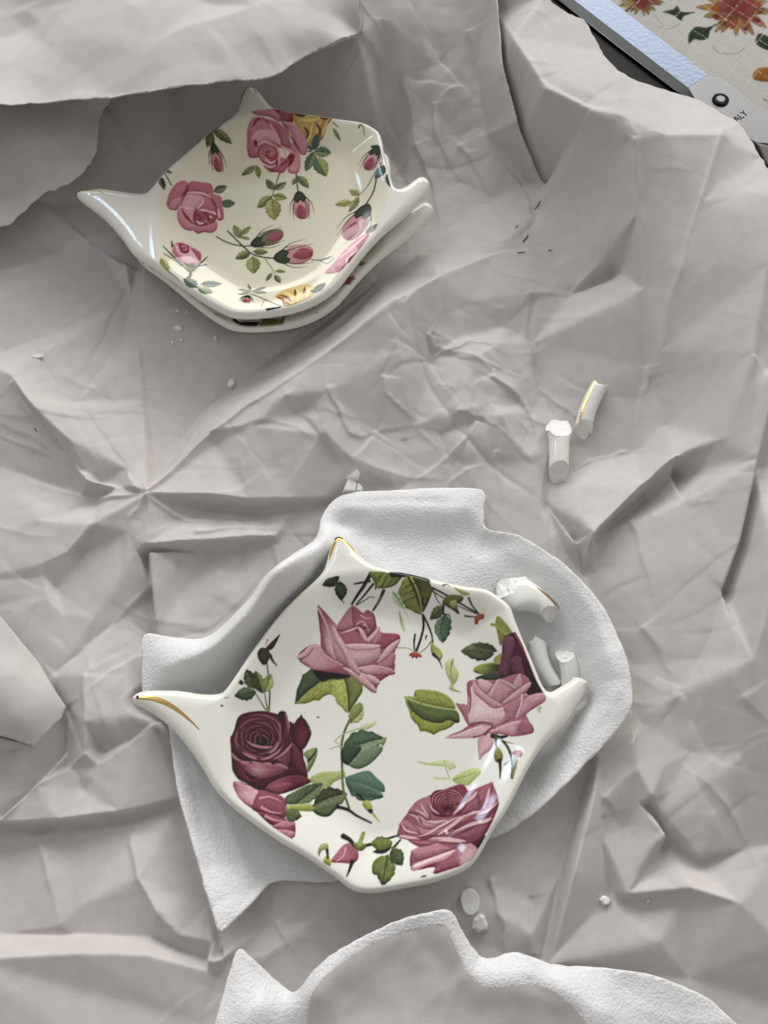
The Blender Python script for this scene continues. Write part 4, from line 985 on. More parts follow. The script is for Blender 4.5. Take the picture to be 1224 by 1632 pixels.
# fold lines: polylines of (photo x, photo y, height in mm)
FOLDS = [
 # floor under and around the stacked pair
 [(200,420,7),(230,430,5.5),(300,485,5),(380,532,5),(480,525,5),(560,465,6)], [(250,300,4),(330,240,6),(380,200,8),(500,200,8),(610,220,7),(650,300,5)],
 [(90,330,7),(160,400,5),(210,480,3)], [(215,440,4),(200,540,3),(120,640,8)], [(218,430,4),(228,560,4),(232,640,4),(237,790,9)],
 # back wall, in the shade of the top flap
 [(-120,150,24),(0,160,20),(160,150,18),(300,135,17),(440,110,18),(500,85,23),(570,56,30)], [(190,205,12),(218,296,5)], [(280,150,14),(312,232,6)], [(160,160,16),(140,250,12),(60,320,10),(-100,390,9)],
 [(570,56,30),(600,100,20),(640,118,18),(700,100,20)], [(570,56,30),(575,-100,36)], [(640,118,18),(655,200,11),(650,280,6)], [(700,100,20),(770,190,13),(775,215,12)], [(745,50,24),(760,110,18),(772,205,12)],
 [(690,160,15),(700,230,10),(735,290,7),(790,320,6)], [(660,200,11),(700,230,10)], [(610,30,30),(720,-80,34)],[(775,215,12),(835,290,6)],
 # right hand ridge and its planes
 [(815,60,36),(868,138,39),(940,174,40),(990,182,41),(1006,222,38)], [(1006,222,38),(1016,340,27),(1026,460,17),(1032,585,10)], [(1146,214,38),(1120,320,33),(1080,430,25),(1052,560,14)], [(990,182,41),(975,120,38),(950,80,36)],
 [(1006,222,38),(1060,214,38),(1146,214,38)], [(1146,214,38),(1190,200,33)], [(1240,300,40),(1224,420,36),(1200,560,30),(1150,700,20)],
 [(1032,585,10),(1020,640,7),(1012,720,5)], [(1052,560,14),(1040,620,9),(1060,680,9)],
 # middle: mound from the pinch towards the right
 [(255,765,5),(300,690,2.5),(330,652,2.2),(430,572,2.2),(520,512,2.6),(600,448,4),(665,402,6),(760,330,7)], [(237,790,9),(335,690,9),(400,640,11),(520,562,14),(620,482,15),(700,440,13),(790,402,10),(860,330,8)], [(335,690,9),(342,708,8),(400,680,11),(520,690,12),(565,735,8)],
 [(455,630,13),(480,660,10),(540,740,8)], [(520,625,13),(570,700,8),(600,690,6)], [(620,482,15),(640,560,11),(600,690,6)], [(860,470,8),(850,545,6),(865,630,4)], [(845,465,9),(910,470,7),(975,440,9)],[(860,470,8),(800,520,7),(750,480,10)],
 [(680,535,9),(720,545,8),(760,570,9),(840,600,7)], [(690,570,6),(740,570,8),(800,545,9)], [(840,600,7),(850,650,5),(862,740,5)], [(600,690,6),(660,680,5),(705,690,6),(760,670,8)], [(730,655,9),(770,665,8),(820,700,7),(855,740,5),(860,820,5)], [(760,670,8),(700,740,5),(650,770,4)], [(780,640,9),(800,660,9),(825,700,6)],
 [(880,770,4),(950,735,4),(1012,722,5)], [(1075,728,15),(1023,773,13),(947,850,12),(914,862,9)], [(1075,728,15),(1090,800,14),(1110,900,15)], [(914,870,4),(930,920,5),(950,960,6)],[(950,856,6),(1020,800,6),(1070,760,7)],
 [(870,800,4),(900,880,5),(960,990,6),(1010,1060,7)],
 # pinch star on the left
 [(237,790,9),(160,772,7),(120,742,8),(30,622,11),(0,590,12),(-90,520,12)], [(237,790,9),(215,776,11),(200,745,9),(130,650,10),(60,570,9),(10,560,8)], [(140,765,11),(110,700,12),(45,640,14),(20,600,12)], [(237,790,9),(190,778,8),(130,790,6),(0,745,7),(-90,720,8)], [(237,790,9),(150,836,10),(110,880,9),(90,940,6)], [(150,800,6),(60,830,9),(-60,860,9)], [(130,880,6),(60,920,8),(-80,930,9)],
 [(205,850,8),(220,880,8),(240,880,8)], [(90,940,6),(150,985,7),(175,1000,6),(240,930,6)], [(175,1000,6),(85,1080,7)], [(60,900,9),(80,960,8),(100,980,7)],
 # left lower
 [(135,1075,9),(135,1150,10),(132,1200,9),(108,1225,7),(130,1260,6)], [(135,1200,9),(155,1220,7),(245,1155,8),(260,1140,6)], [(160,1190,5),(205,1180,6)], [(110,1130,8),(108,1220,5)],[(130,1260,6),(150,1240,7)],
 [(60,1340,4),(75,1400,5),(95,1475,5)], [(210,1330,4),(220,1400,7),(250,1455,8),(285,1490,7)], [(112,1390,4),(135,1440,5)], [(-60,1480,4),(0,1490,4),(120,1490,4),(240,1495,5),(330,1530,4)], [(-60,1528,10),(0,1525,10),(120,1518,10),(235,1521,9),(330,1546,7),(345,1560,6)], [(345,1560,6),(320,1632,6)], [(285,1490,7),(340,1500,6),(360,1520,4)],[(330,1530,8),(355,1525,8),(352,1500,4)],
 # lower right
 [(1010,1180,12),(1018,1280,9),(1060,1330,11),(1115,1366,10),(1190,1352,10),(1240,1345,12)], [(1040,1270,12),(1050,1290,10),(1115,1366,10)], [(1030,1285,7),(1060,1340,5),(1110,1375,7)], [(960,1270,9),(1000,1315,7),(1015,1180,10)], [(960,1330,8),(975,1420,5)], [(1000,1425,8),(1100,1415,11),(1180,1440,12),(1240,1500,12)], [(990,1440,5),(1090,1432,8)], [(870,1540,4),(905,1500,5),(985,1450,6)], [(1050,1500,8),(1100,1560,6)], [(1180,1210,15),(1100,1200,11),(1060,1220,11)], [(780,1410,3),(795,1460,5),(806,1520,4)], [(845,1430,3),(848,1490,5),(852,1520,4)],
 [(1150,940,16),(1110,1050,13),(1060,1120,11),(1020,1150,9)], [(1240,900,30),(1200,1050,24),(1180,1200,15)],
 # floor around the front holder
 [(280,1290,3),(330,1440,3),(420,1480,3),(600,1440,3),(740,1400,3),(830,1320,3),(900,1240,4)], [(420,1410,3),(520,1460,3),(640,1450,2.5)],
]
# overlapping edges: ((x, y, height on the left/upper side, height on the right/lower side), ...) walking along the edge
STEPS = [
 [(785,-80,24,36),(792,0,22,35),(801,130,14,29),(825,215,10,22),(848,265,7,16),(870,300,6,9)],
 [(237,790,9,9),(330,800,10,4.5),(400,806,9,4),(470,803,7.5,4),(527,797,6,4)],
 [(237,878,9,4),(330,870,9,4),(400,862,8,4),(440,860,6,4)],
 [(1240,600,25,33),(1205,740,18,25),(1176,870,14,20),(1150,940,12,17)],
 [(-40,1314,8,3),(5,1313,8,3),(100,1311,8,3),(200,1298,7,3),(288,1275,5,3)],
 [(870,1535,2.8,5),(905,1385,3,9),(936,1265,4,10),(946,1205,6,9)],
 [(247,1012,3,5.5),(243,940,3,7.5),(236,884,4,8)],
 [(105,1200,7,4),(60,1250,8,4),(5,1308,8,4)],
]
EDGE = [(800,-260,40),(830,-60,38),(868,-8,37),(900,18,36),(930,32,36),(948,60,36),(962,88,35),(985,112,34),(1010,126,34),(1045,138,32),(1075,148,31),(1110,158,31),(1150,181,32),(1178,196,33),(1196,222,34),(1212,250,35),(1240,290,38),(1300,380,40)]
FOLDS.append(EDGE)
FOLDS.append([(x + 60, y - 40, z) for x, y, z in EDGE])
pts, hts, edges = [], [], []
def relief(z):
    return 3.0 + 1.4 * (z - 3.0) if z < 16 else 21.2 + 0.95 * (z - 16)
def addp(x, y, z):
    z = relief(z)
    X, Y, _ = at(x, y, z)
    pts.append((float(X), float(Y))); hts.append(z)
    return len(pts) - 1
for pl in FOLDS:
    prev = None
    for (x, y, z) in pl:
        i = addp(x, y, z)
        if prev is not None: edges.append((prev, i))
        prev = i
for pl in STEPS:
    pl = [(p[0], p[1], relief(p[2]), relief(p[3])) for p in pl]
    A = np.array([[float(c) for c in at(p[0], p[1], 0.5 * (p[2] + p[3]))[:2]] for p in pl])
    T = np.gradient(A, axis=0); T /= np.linalg.norm(T, axis=1)[:, None]
    Nn = np.stack([-T[:, 1], T[:, 0]], -1)
    pa = pb = None
    for i, p in enumerate(pl):
        off = 0.0007
        a = len(pts); pts.append(tuple(A[i] + Nn[i] * off)); hts.append(p[2])
        b = len(pts); pts.append(tuple(A[i] - Nn[i] * off)); hts.append(p[3])
        if pa is not None: edges += [(pa, a), (pb, b)]
        pa, pb = a, b
# rim of the sheet, outside the picture
for (x, y, z) in ((-0.225, -0.095, 8), (0.0, -0.095, 6), (0.27, -0.095, 14), (-0.225, 0.10, 16), (-0.225, 0.28, 22), (-0.225, 0.34, 58), (-0.1, 0.34, 64), (0.0, 0.345, 64), (0.05, 0.35, 54), (-0.225, 0.44, 60), (0.0, 0.44, 60), (0.10, 0.44, 60), (0.27, 0.44, 34), (0.27, 0.28, 42), (0.27, 0.12, 34), (0.27, 0.02, 20)):
    pts.append((x, y)); hts.append(z)
r_ = delaunay_2d_cdt([Vector(p) for p in pts], edges, [], 0, 1e-6)
Vt = np.array([[v.x, v.y] for v in r_[0]]); H0 = np.array(hts)
Ht = np.empty(len(Vt))
origs = r_[3]
known = np.array([bool(o) for o in origs])
Ht[known] = [H0[o].mean() for o in origs if o]
for i in np.where(~known)[0]:                       # crossings of two fold lines
    d = np.hypot(*(Vt[known] - Vt[i]).T); k = np.argsort(d)[:3]
    Ht[i] = np.average(Ht[known][k], weights=1 / (d[k] + 1e-6))
ZP = raster_tin(Vt, Ht, r_[2], GX, GY)
mk = np.zeros(ZP.shape)
for (i, j) in edges:                                # folds stay crisp, the panels between them bend softly
    n_ = int(np.hypot(pts[i][0] - pts[j][0], pts[i][1] - pts[j][1]) / (GS * .6)) + 2
    t_ = np.linspace(0, 1, n_)
    gi = np.rint((pts[i][0] + (pts[j][0] - pts[i][0]) * t_ - GX[0]) / GS).astype(int); gj = np.rint((pts[i][1] + (pts[j][1] - pts[i][1]) * t_ - GY[0]) / GS).astype(int)
    ok = (gi >= 0) & (gi < ZP.shape[1]) & (gj >= 0) & (gj < ZP.shape[0])
    mk[gj[ok], gi[ok]] = 1
wm = np.clip(blur(mk, 4.0) * 13, 0, 1)
ZP = wm * blur(ZP, 0.5) + (1 - wm) * blur(ZP, 2.4)
rm = np.zeros(ZP.shape)
for (x, y, r) in ((930, 330, 110), (1130, 400, 130), (1180, 600, 90)):
    X, Y, _w = at(x, y, 25); rm = np.maximum(rm, np.exp(-((XX - X) ** 2 + (YY - Y) ** 2) / (2 * (r * .00021) ** 2)))
rm = rm * (1 - .8 * wm)
ZP = ZP * (1 - rm) + blur(ZP, 11) * rm

# finer crumpling, stronger where the photograph shows it
def blobs(base, lst):
    A = np.full(XX.shape, base)
    for (x, y, r, v) in lst:
        X, Y, _ = at(x, y, 5)
        s_ = r * 0.00019
        A = A + v * np.exp(-((XX - X) ** 2 + (YY - Y) ** 2) / (2 * s_ * s_))
    return A
amp = blobs(0.15, [(720,640,90,.95),(790,600,90,.7),(690,240,90,.9),(640,150,60,.5),(780,330,60,.4),(90,660,90,.5),(160,1150,80,.5),(360,900,90,.6),(480,660,80,.35),(1080,1300,80,.4),(370,1500,50,.6),(930,890,50,.6),(880,1080,60,.3),(60,1000,90,.25),(1180,500,120,-.15),(960,560,70,-.22),(320,580,60,-.25),(420,480,120,-.25),(900,200,60,-.15),(1060,300,60,-.15),(830,720,60,.5),(100,1420,130,-.13),(100,1590,130,-.13),(1150,380,110,-.12),(1130,620,90,-.08),(1100,1560,110,-.12),(430,740,60,-.08),(900,430,70,-.1)])
amp = np.clip(amp, 0.03, 1.2)
L1 = crumple(GX, GY, 0.022, rng, .2); L2 = crumple(GX, GY, 0.0095, rng, .25); L3 = crumple(GX, GY, 0.0045, rng, .3)
sh_ = sstep(-.75, -.1, vnoise(XX, YY, .022, rng))
L1 = sh_ * blur(L1, .6) + (1 - sh_) * blur(L1, 3.0); L2 = sh_ * blur(L2, .5) + (1 - sh_) * blur(L2, 1.8)
fine = amp * (0.95 * L1 + 0.95 * L2 * (0.5 + 0.5 * vnoise(XX, YY, .03, rng)) + 0.20 * L3)
# a few long soft pleats
for k in range(34):
    cx, cy, a = rng.uniform(-.16, .2), rng.uniform(-.05, .36), rng.uniform(0, math.pi)
    L, w, h = rng.uniform(.012, .045), rng.uniform(.0006, .0016), rng.uniform(-.8, .9)
    uu = (XX - cx) * math.cos(a) + (YY - cy) * math.sin(a); vv = -(XX - cx) * math.sin(a) + (YY - cy) * math.cos(a) + .25 * uu * uu / L
    fine += h * np.exp(-np.abs(vv) / w) * np.exp(-(uu / L) ** 4) * np.clip(amp * 1.6, 0, 1)
for k in range(620):                                # thin jagged creases
    cx, cy, a = rng.uniform(-.16, .2), rng.uniform(-.05, .36), rng.uniform(0, math.pi)
    L, w, h = rng.uniform(.004, .022), rng.uniform(.00035, .0008), rng.choice([-1, 1]) * rng.uniform(.22, .75)
    i0, i1 = np.searchsorted(GX, [cx - 1.6 * L, cx + 1.6 * L]); j0, j1 = np.searchsorted(GY, [cy - 1.6 * L, cy + 1.6 * L])
    if i1 - i0 < 3 or j1 - j0 < 3: continue
    A_, B_ = XX[j0:j1, i0:i1] - cx, YY[j0:j1, i0:i1] - cy
    uu = A_ * math.cos(a) + B_ * math.sin(a); vv = -A_ * math.sin(a) + B_ * math.cos(a)
    vv = vv + rng.uniform(-.3, .3) * uu * uu / L + rng.uniform(.0003, .0012) * np.abs(((uu / L * rng.uniform(1, 2.5)) % 1) - .5)
    one = np.where(vv > 0, np.exp(-np.abs(vv) / w), np.exp(-np.abs(vv) / (w * rng.uniform(2, 7))))
    fine[j0:j1, i0:i1] += h * one * np.clip(1 - (uu / L) ** 2, 0, 1) * np.clip(amp[j0:j1, i0:i1] * 1.5 + .15, 0, 1)
# creases read off the photograph: sharp on one side, soft on the other
CREASES = [
 [(237,790),(160,770),(115,740),(30,625),(0,595)], [(237,790),(215,772),(195,735),(140,660),(120,640)], [(237,790),(232,700),(225,600),(205,450)], [(237,790),(330,700),(470,600),(640,480)], [(237,790),(400,805),(520,798)], [(237,790),(180,815),(130,850),(95,930)], [(237,790),(240,880)], [(237,790),(120,790),(0,745)], [(237,790),(280,740),(340,640)], [(237,790),(300,830),(420,830),(500,815)], [(237,790),(205,840),(200,900)], [(237,790),(150,805),(60,835)],
 [(60,560),(75,600),(140,700),(165,750)], [(20,610),(45,660),(110,730),(150,765)], [(200,455),(150,560),(110,620)],
 [(335,690),(400,675),(470,680),(540,735)], [(455,630),(480,660),(545,740)], [(520,615),(560,690),(600,690),(660,680),(705,690)], [(600,690),(560,740)], [(610,600),(605,690)], [(680,535),(700,560),(750,575),(830,600)], [(690,570),(720,560),(760,545),(800,560)], [(730,655),(765,665),(800,690),(850,740)], [(760,670),(720,720),(660,770)], [(780,600),(840,650),(858,740),(860,800)], [(640,700),(650,760)], [(700,690),(730,770)], [(790,720),(800,800)], [(850,470),(845,540),(865,620)], [(640,480),(690,440),(780,405),(850,395)], [(690,530),(685,580),(730,640)],
 [(640,130),(660,200),(650,270)], [(700,90),(750,150),(775,210)], [(690,160),(700,230),(740,290)], [(610,170),(640,230)], [(655,120),(720,135),(770,130)], [(600,90),(625,105),(660,105),(700,85)], [(730,230),(760,270),(790,320)], [(575,55),(600,90),(615,200)], [(830,290),(850,350),(800,390)], [(745,50),(760,110),(772,205)], [(660,230),(690,300),(700,370)],
 [(135,1075),(135,1150),(130,1200)], [(105,1125),(130,1200),(108,1225)], [(110,1220),(130,1258),(150,1240)], [(160,1200),(240,1160),(262,1150)], [(85,1075),(170,1000),(240,920)], [(210,1330),(220,1400),(260,1460),(290,1490)], [(60,1330),(75,1390),(95,1470)], [(285,890),(280,960)], [(310,850),(400,840),(470,850)], [(0,1320),(60,1250),(140,1200)],
 [(1032,585),(1020,640),(1012,720)], [(1040,600),(1055,660)], [(1075,728),(1020,775),(945,850),(915,862)], [(1000,720),(940,735),(880,770)], [(1000,830),(1040,950)], [(915,862),(925,920)], [(1150,940),(1100,1080),(1050,1160)], [(1040,1270),(1060,1310),(1115,1366),(1190,1350)], [(960,1270),(1000,1320)], [(960,1300),(975,1420)], [(1085,1100),(1130,1200),(1200,1230)], [(1180,1110),(1224,1160)], [(1006,222),(1016,340),(1026,460),(1032,585)], [(1146,214),(1080,430),(1052,560)],
 [(780,1400),(800,1470),(808,1525)], [(845,1430),(850,1520)], [(600,1440),(560,1480)], [(440,1470),(470,1520)], [(870,800),(880,870),(920,950)], [(1020,1000),(1060,1060),(1070,1130)],
]
for pl in CREASES:
    P = []
    for (x, y) in pl:
        z = 10.0
        for _ in range(6):
            X, Y, _w = at(x, y, z); z = .5 * z + .5 * float(bilin(ZP, np.array([(float(X) - GX[0]) / GS]), np.array([(float(Y) - GY[0]) / GS]))[0])
        P.append((float(X), float(Y)))
    P = catmull(np.array(P), 4, False); P[1:-1] += rng.normal(0, .00035, P[1:-1].shape)
    lo_, hi_ = P.min(0) - .008, P.max(0) + .008
    i0, i1 = np.searchsorted(GX, [lo_[0], hi_[0]]); j0, j1 = np.searchsorted(GY, [lo_[1], hi_[1]])
    if i1 - i0 < 3 or j1 - j0 < 3: continue
    A_, B_ = XX[j0:j1, i0:i1], YY[j0:j1, i0:i1]
    bd = np.full(A_.shape, 1.0); sd = np.zeros(A_.shape); tt = np.zeros(A_.shape)
    for i in range(len(P) - 1):
        ex_, ey_ = P[i + 1] - P[i]; l2 = ex_ * ex_ + ey_ * ey_ + 1e-12
        t_ = np.clip(((A_ - P[i, 0]) * ex_ + (B_ - P[i, 1]) * ey_) / l2, 0, 1)
        d_ = np.hypot(A_ - P[i, 0] - t_ * ex_, B_ - P[i, 1] - t_ * ey_)
        m_ = d_ < bd
        bd[m_] = d_[m_]; sd[m_] = ((A_ - P[i, 0]) * ey_ - (B_ - P[i, 1]) * ex_)[m_]; tt[m_] = ((i + t_) / (len(P) - 1))[m_]
    h, w1, w2 = rng.choice([1, 1, -.8]) * rng.uniform(.7, 1.35), rng.uniform(.00035, .0006), rng.uniform(.002, .0045)
    fine[j0:j1, i0:i1] += h * np.where(sd > 0, np.exp(-bd / w1), np.exp(-bd / w2)) * np.clip(1.15 - tt, 0, 1) * np.clip(tt * 30 + .3, 0, 1)
ZP = ZP + blur(fine, 0.4)
# weight of the porcelain presses the sheet flat
def press(D, Z, lim, soft=0.004, dz=0.0):
    dd = sdf(D.out + D.C[:2], XX[::2, ::2], YY[::2, ::2])
    dd = np.repeat(np.repeat(dd, 2, 0), 2, 1)[:XX.shape[0], :XX.shape[1]]
    m = sstep(-soft, soft * .3, dd)
    return np.where(m > 0, Z * (1 - m) + np.minimum(Z, lim) * m, Z)
ZP = press(D1, ZP, 3.0); ZP = press(D3, ZP, 6.6, .006)
ZP = np.maximum(ZP, 0.6)
def paper_z(x, y):
    return bilin(ZP, (np.asarray(x, float) - GX[0]) / GS, (np.asarray(y, float) - GY[0]) / GS)
def on_paper(px, py, lift=0.0):
    z = 5.0
    for _ in range(8):
        x, y, _w = at(px, py, z)
        z = 0.5 * z + 0.5 * (float(paper_z(x, y)) + lift)
    return float(x), float(y), z
# outline of the sheet: its cut edge crosses the upper right of the picture
ed = np.array([[float(c) for c in at(a, b, relief(z))[:2]] for a, b, z in EDGE])
ed = catmull(ed, 5, False)
ed = ed + rng.normal(0, .00022, ed.shape)
outl = np.concatenate([[[-0.150, -0.064], [0.150, -0.064], [0.214, 0.09], [0.217, ed[-1, 1] - .004]], ed[::-1][ed[::-1][:, 0] < .216], [[ed[0, 0] - .02, 0.385], [-0.205, 0.385], [-0.205, 0.12]]])
paper = empty('wrapping_paper', (0, 0, 0))
tag(paper, 'large crumpled sheet of grey wrapping paper spread under the broken porcelain', 'paper')
def sheet_from(poly, step, zfun, name, mat, parent, thick=None, both=True):
    xy, q, s_ = snap_grid(poly, step)
    V = np.stack([xy[:, 0], xy[:, 1], zfun(xy[:, 0], xy[:, 1])], -1)
    o = mesh_obj(name, V, q, mat, parent)
    if thick:
        md = o.modifiers.new('thickness', 'SOLIDIFY'); md.thickness = thick; md.offset = -1
    return o
# loose flaps of the same sheet
def flap(outline, ctrl, seed, amp=.5, thick=0.00022, jag=.0002, step=.0007, name='folded_flap', label=None, mat=None, parent=None, smooth=0.0, k=5, facets=True, lines=()):
    """outline and control points as (photo x, photo y, height mm); outline heights join the controls"""
    r = np.random.default_rng(seed)
    O = np.array([[float(c) for c in at(*p)[:2]] for p in outline]); Oc = catmull(O, k)
    Oc = Oc + r.normal(0, jag, Oc.shape)
    allc = [tuple(p) for p in (catmull(np.array(outline, float), 2) if k > 1 else np.array(outline, float))]
    for c_ in ctrl:
        if isinstance(c_, list): allc += [tuple(p) for p in catmull(np.array(c_, float), 3, False)]
        else: allc.append(c_)
    P = np.array([[float(c) for c in at(*p)[:2]] for p in allc]); H = np.array([p[2] for p in allc])
    lo_, hi_ = Oc.min(0) - .01, Oc.max(0) + .01
    gx, gy = np.arange(lo_[0], hi_[0], .001), np.arange(lo_[1], hi_[1], .001)
    if facets: cr = crumple(gx, gy, .018, r) * .9 + crumple(gx, gy, .008, r) * .3
    else:
        A_, B_ = np.meshgrid(gx, gy); cr = vnoise(A_ + .3 * B_, B_, .014, r) + .45 * vnoise(A_ - B_, A_ + B_, .008, r) + .16 * vnoise(A_, B_, .0035, r)
    if not facets:
        A_, B_ = np.meshgrid(gx, gy)
        for _k in range(46):
            a_ = r.uniform(0, math.pi); q_ = Oc[r.integers(len(Oc))] + r.normal(0, .008, 2); L_ = r.uniform(.006, .022)
            uu = (A_ - q_[0]) * math.cos(a_) + (B_ - q_[1]) * math.sin(a_); vv = -(A_ - q_[0]) * math.sin(a_) + (B_ - q_[1]) * math.cos(a_)
            cr = cr + r.uniform(-1.3, 1.3) * np.exp(-np.abs(vv + .3 * uu * uu / L_) / r.uniform(.0010, .0022)) * np.exp(-(uu / L_) ** 4)
        for (h_, pl) in lines:                          # folds in the foam
            W_ = catmull(np.array([[float(c) for c in at(*p)[:2]] for p in pl]), 5, False)
            bd = np.full(A_.shape, 1.0); tt = np.zeros(A_.shape)
            for i in range(len(W_) - 1):
                e_ = W_[i + 1] - W_[i]; t_ = np.clip(((A_ - W_[i, 0]) * e_[0] + (B_ - W_[i, 1]) * e_[1]) / (e_ @ e_ + 1e-12), 0, 1)
                d_ = np.hypot(A_ - W_[i, 0] - t_ * e_[0], B_ - W_[i, 1] - t_ * e_[1]); m_ = d_ < bd
                bd[m_] = d_[m_]; tt[m_] = ((i + t_) / (len(W_) - 1))[m_]
            cr = cr + h_ / amp * np.exp(-bd / .0016) * np.sin(np.pi * np.clip(tt, .04, .96)) ** .5
    def zf(x, y):
        z = rbf(P, H, x, y, smooth)
        return (z + amp * bilin(cr, (x - gx[0]) / .001, (y - gy[0]) / .001)) * 1e-3
    o = sheet_from(Oc, step, zf, name, mat or M_PAPER, parent, thick)
    if label: o['label'] = label
    return o, zf, Oc
# ------------------------------------------------------------------ white packing foam
def foam(outline, ctrl, seed, name, step=.0008, amp=.45, lines=()):
    return flap(outline, ctrl, seed, amp, .0006, .00008, step, name, None, M_FOAM, None, 4e-5, 5, facets=False, lines=lines)
f1, f1z, f1o = foam([(230,1012,10),(226,1060,10),(229,1110,9),(262,1140,7),(272,1180,9),(282,1250,11),(300,1320,12),(322,1400,13),(338,1450,13),(350,1484,13),(372,1468,12),(408,1432,9),(432,1407,6),(470,1404,5),(520,1406,4.5),(560,1400,4.5),(640,1380,4.5),(740,1350,5),(800,1328,7),(850,1296,10),(900,1250,13),(935,1215,15),(970,1180,18),(1000,1140,20),(1008,1115,21),(1004,1070,21),(985,1015,20),(955,960,19),(905,905,17),(860,872,14),(822,852,11),(776,842,9),(771,810,9),(768,780,9),(700,778,8),(620,782,8),(560,784,8),(530,798,8),(512,825,9),(502,858,11),(460,888,13),(425,915,13),(402,948,12),(370,982,11),(330,1014,9),(280,1016,10)],
    [[(250,1068,11),(285,1055,14),(320,1040,15.5),(352,1022,17),(385,1000,18),(415,975,18.5),(445,950,18.5),(475,922,18),(500,890,17),(520,850,13)],[(355,1072,9),(380,1052,8.5),(405,1028,8),(435,995,8),(465,962,8),(490,937,8),(510,912,8)],
     (310,1090,9),(350,1090,6),(600,1170,4.2),(500,1100,4.2),(700,1100,4.2),(600,1000,4.2),(450,1150,4.2),(760,1200,4.2),(600,1300,4.2),(500,1280,4.3),(700,1300,4.2),(450,1060,4.4),(400,1200,4.5),(780,1010,4.4),(560,950,4.5),(800,1120,4.4),(660,1370,4.2),
     [(545,838,6.5),(640,852,6),(740,848,6.5),(795,862,8)],[(560,806,9.5),(650,806,9.5),(745,806,10)],(640,890,6),(760,890,7),(840,920,8),(880,980,7.5),(900,1040,7),(930,1120,7.5),(890,1190,6.5),(850,1250,5.5),[(850,905,11),(900,950,13.5),(935,1000,15.5),(952,1060,16.5),(958,1110,16),(930,1160,13.5),(895,1210,10.5)],[(840,930,8),(875,975,7),(905,1030,7),(920,1090,7),(905,1150,6.5)],
     (330,1260,6),(350,1330,7.5),(370,1400,9.5),(310,1230,8),(400,1370,6),(300,1180,7),(450,1385,5)], 31, 'foam_sheet', lines=[(1.0, [(258,1062,13),(330,1036,16),(400,985,18),(470,928,18),(512,872,15)]), (-1.0, [(292,1190,9),(316,1300,10),(338,1400,11),(351,1465,12)]), (1.1, [(840,880,12),(905,930,15),(948,990,17),(966,1060,18),(962,1110,17)]),
     (-.9, [(1000,1095,18),(962,1150,15),(905,1212,12),(850,1262,9)]), (.8, [(930,1120,13),(900,1180,10),(860,1240,8)]), (.7, [(880,960,10),(915,1020,11),(925,1080,11)]), (-.8, [(540,800,9),(640,798,9),(750,800,10)]), (.7, [(790,862,9),(850,905,10),(890,960,10)]), (.8, [(330,1240,8),(370,1330,8),(400,1400,8)]), (-.6, [(940,1090,14),(985,1086,18)])])
tag(f1, 'sheet of white packing foam with raised edges under the large rose holder', 'foam', 'packing foam pieces')
f2, f2z, f2o = foam([(380,1514,22),(360,1570,23),(338,1650,24),(300,1800,24),(1280,1800,20),(1200,1655,14),(1172,1630,15),(1130,1592,15.5),(1080,1568,16),(1030,1552,17),(950,1541,18),(905,1540,19),(870,1533,20),(840,1522,21),(812,1518,21),(788,1526,20.5),(766,1524,20.5),(748,1502,22),(735,1480,23),(722,1456,24.5),(708,1450,25),(680,1456,25),(640,1466,25),(600,1482,24.5),(560,1502,24),(530,1520,23),(500,1545,21.5),(482,1570,20),(466,1582,19),(440,1562,18),(410,1535,20)],
    [[(462,1640,19),(480,1600,21),(500,1568,23),(535,1533,24),(596,1496,24.5),(658,1474,24.5),(708,1466,24.5),(728,1505,24),(750,1543,23),(782,1558,23),(840,1552,22.5),(905,1568,22),(960,1615,21)],
     [(520,1640,20),(545,1585,21.8),(600,1540,22.5),(650,1515,22.7),(695,1508,22.9),(712,1550,22),(760,1600,21.5),(850,1600,21),(910,1650,20)],(690,1570,21.5),(640,1620,20.5),(560,1680,20),(720,1700,19),(850,1700,19),(420,1600,23),(400,1660,23),(1000,1580,17),(1060,1610,16),(1100,1660,15),(440,1720,20)], 32, 'foam_sheet', amp=.4)
tag(f2, 'white packing foam with a rolled edge curling up along the bottom of the picture', 'foam', 'packing foam pieces')

for fo, fz in ((f1o, f1z), (f2o, f2z)):             # the sheet gives way under the foam
    dd = coarse_sdf(fo, XX, YY, GX, GY, GS)
    mm_ = dd > -.004
    lim = fz(XX[mm_], YY[mm_]) * 1e3 - 1.7
    ww_ = sstep(-.004, .001, dd[mm_])
    ZP[mm_] = ZP[mm_] * (1 - ww_) + np.minimum(ZP[mm_], lim) * ww_
sheet_from(outl, GS, lambda x, y: paper_z(x, y) * 1e-3, 'sheet', M_PAPER, paper)

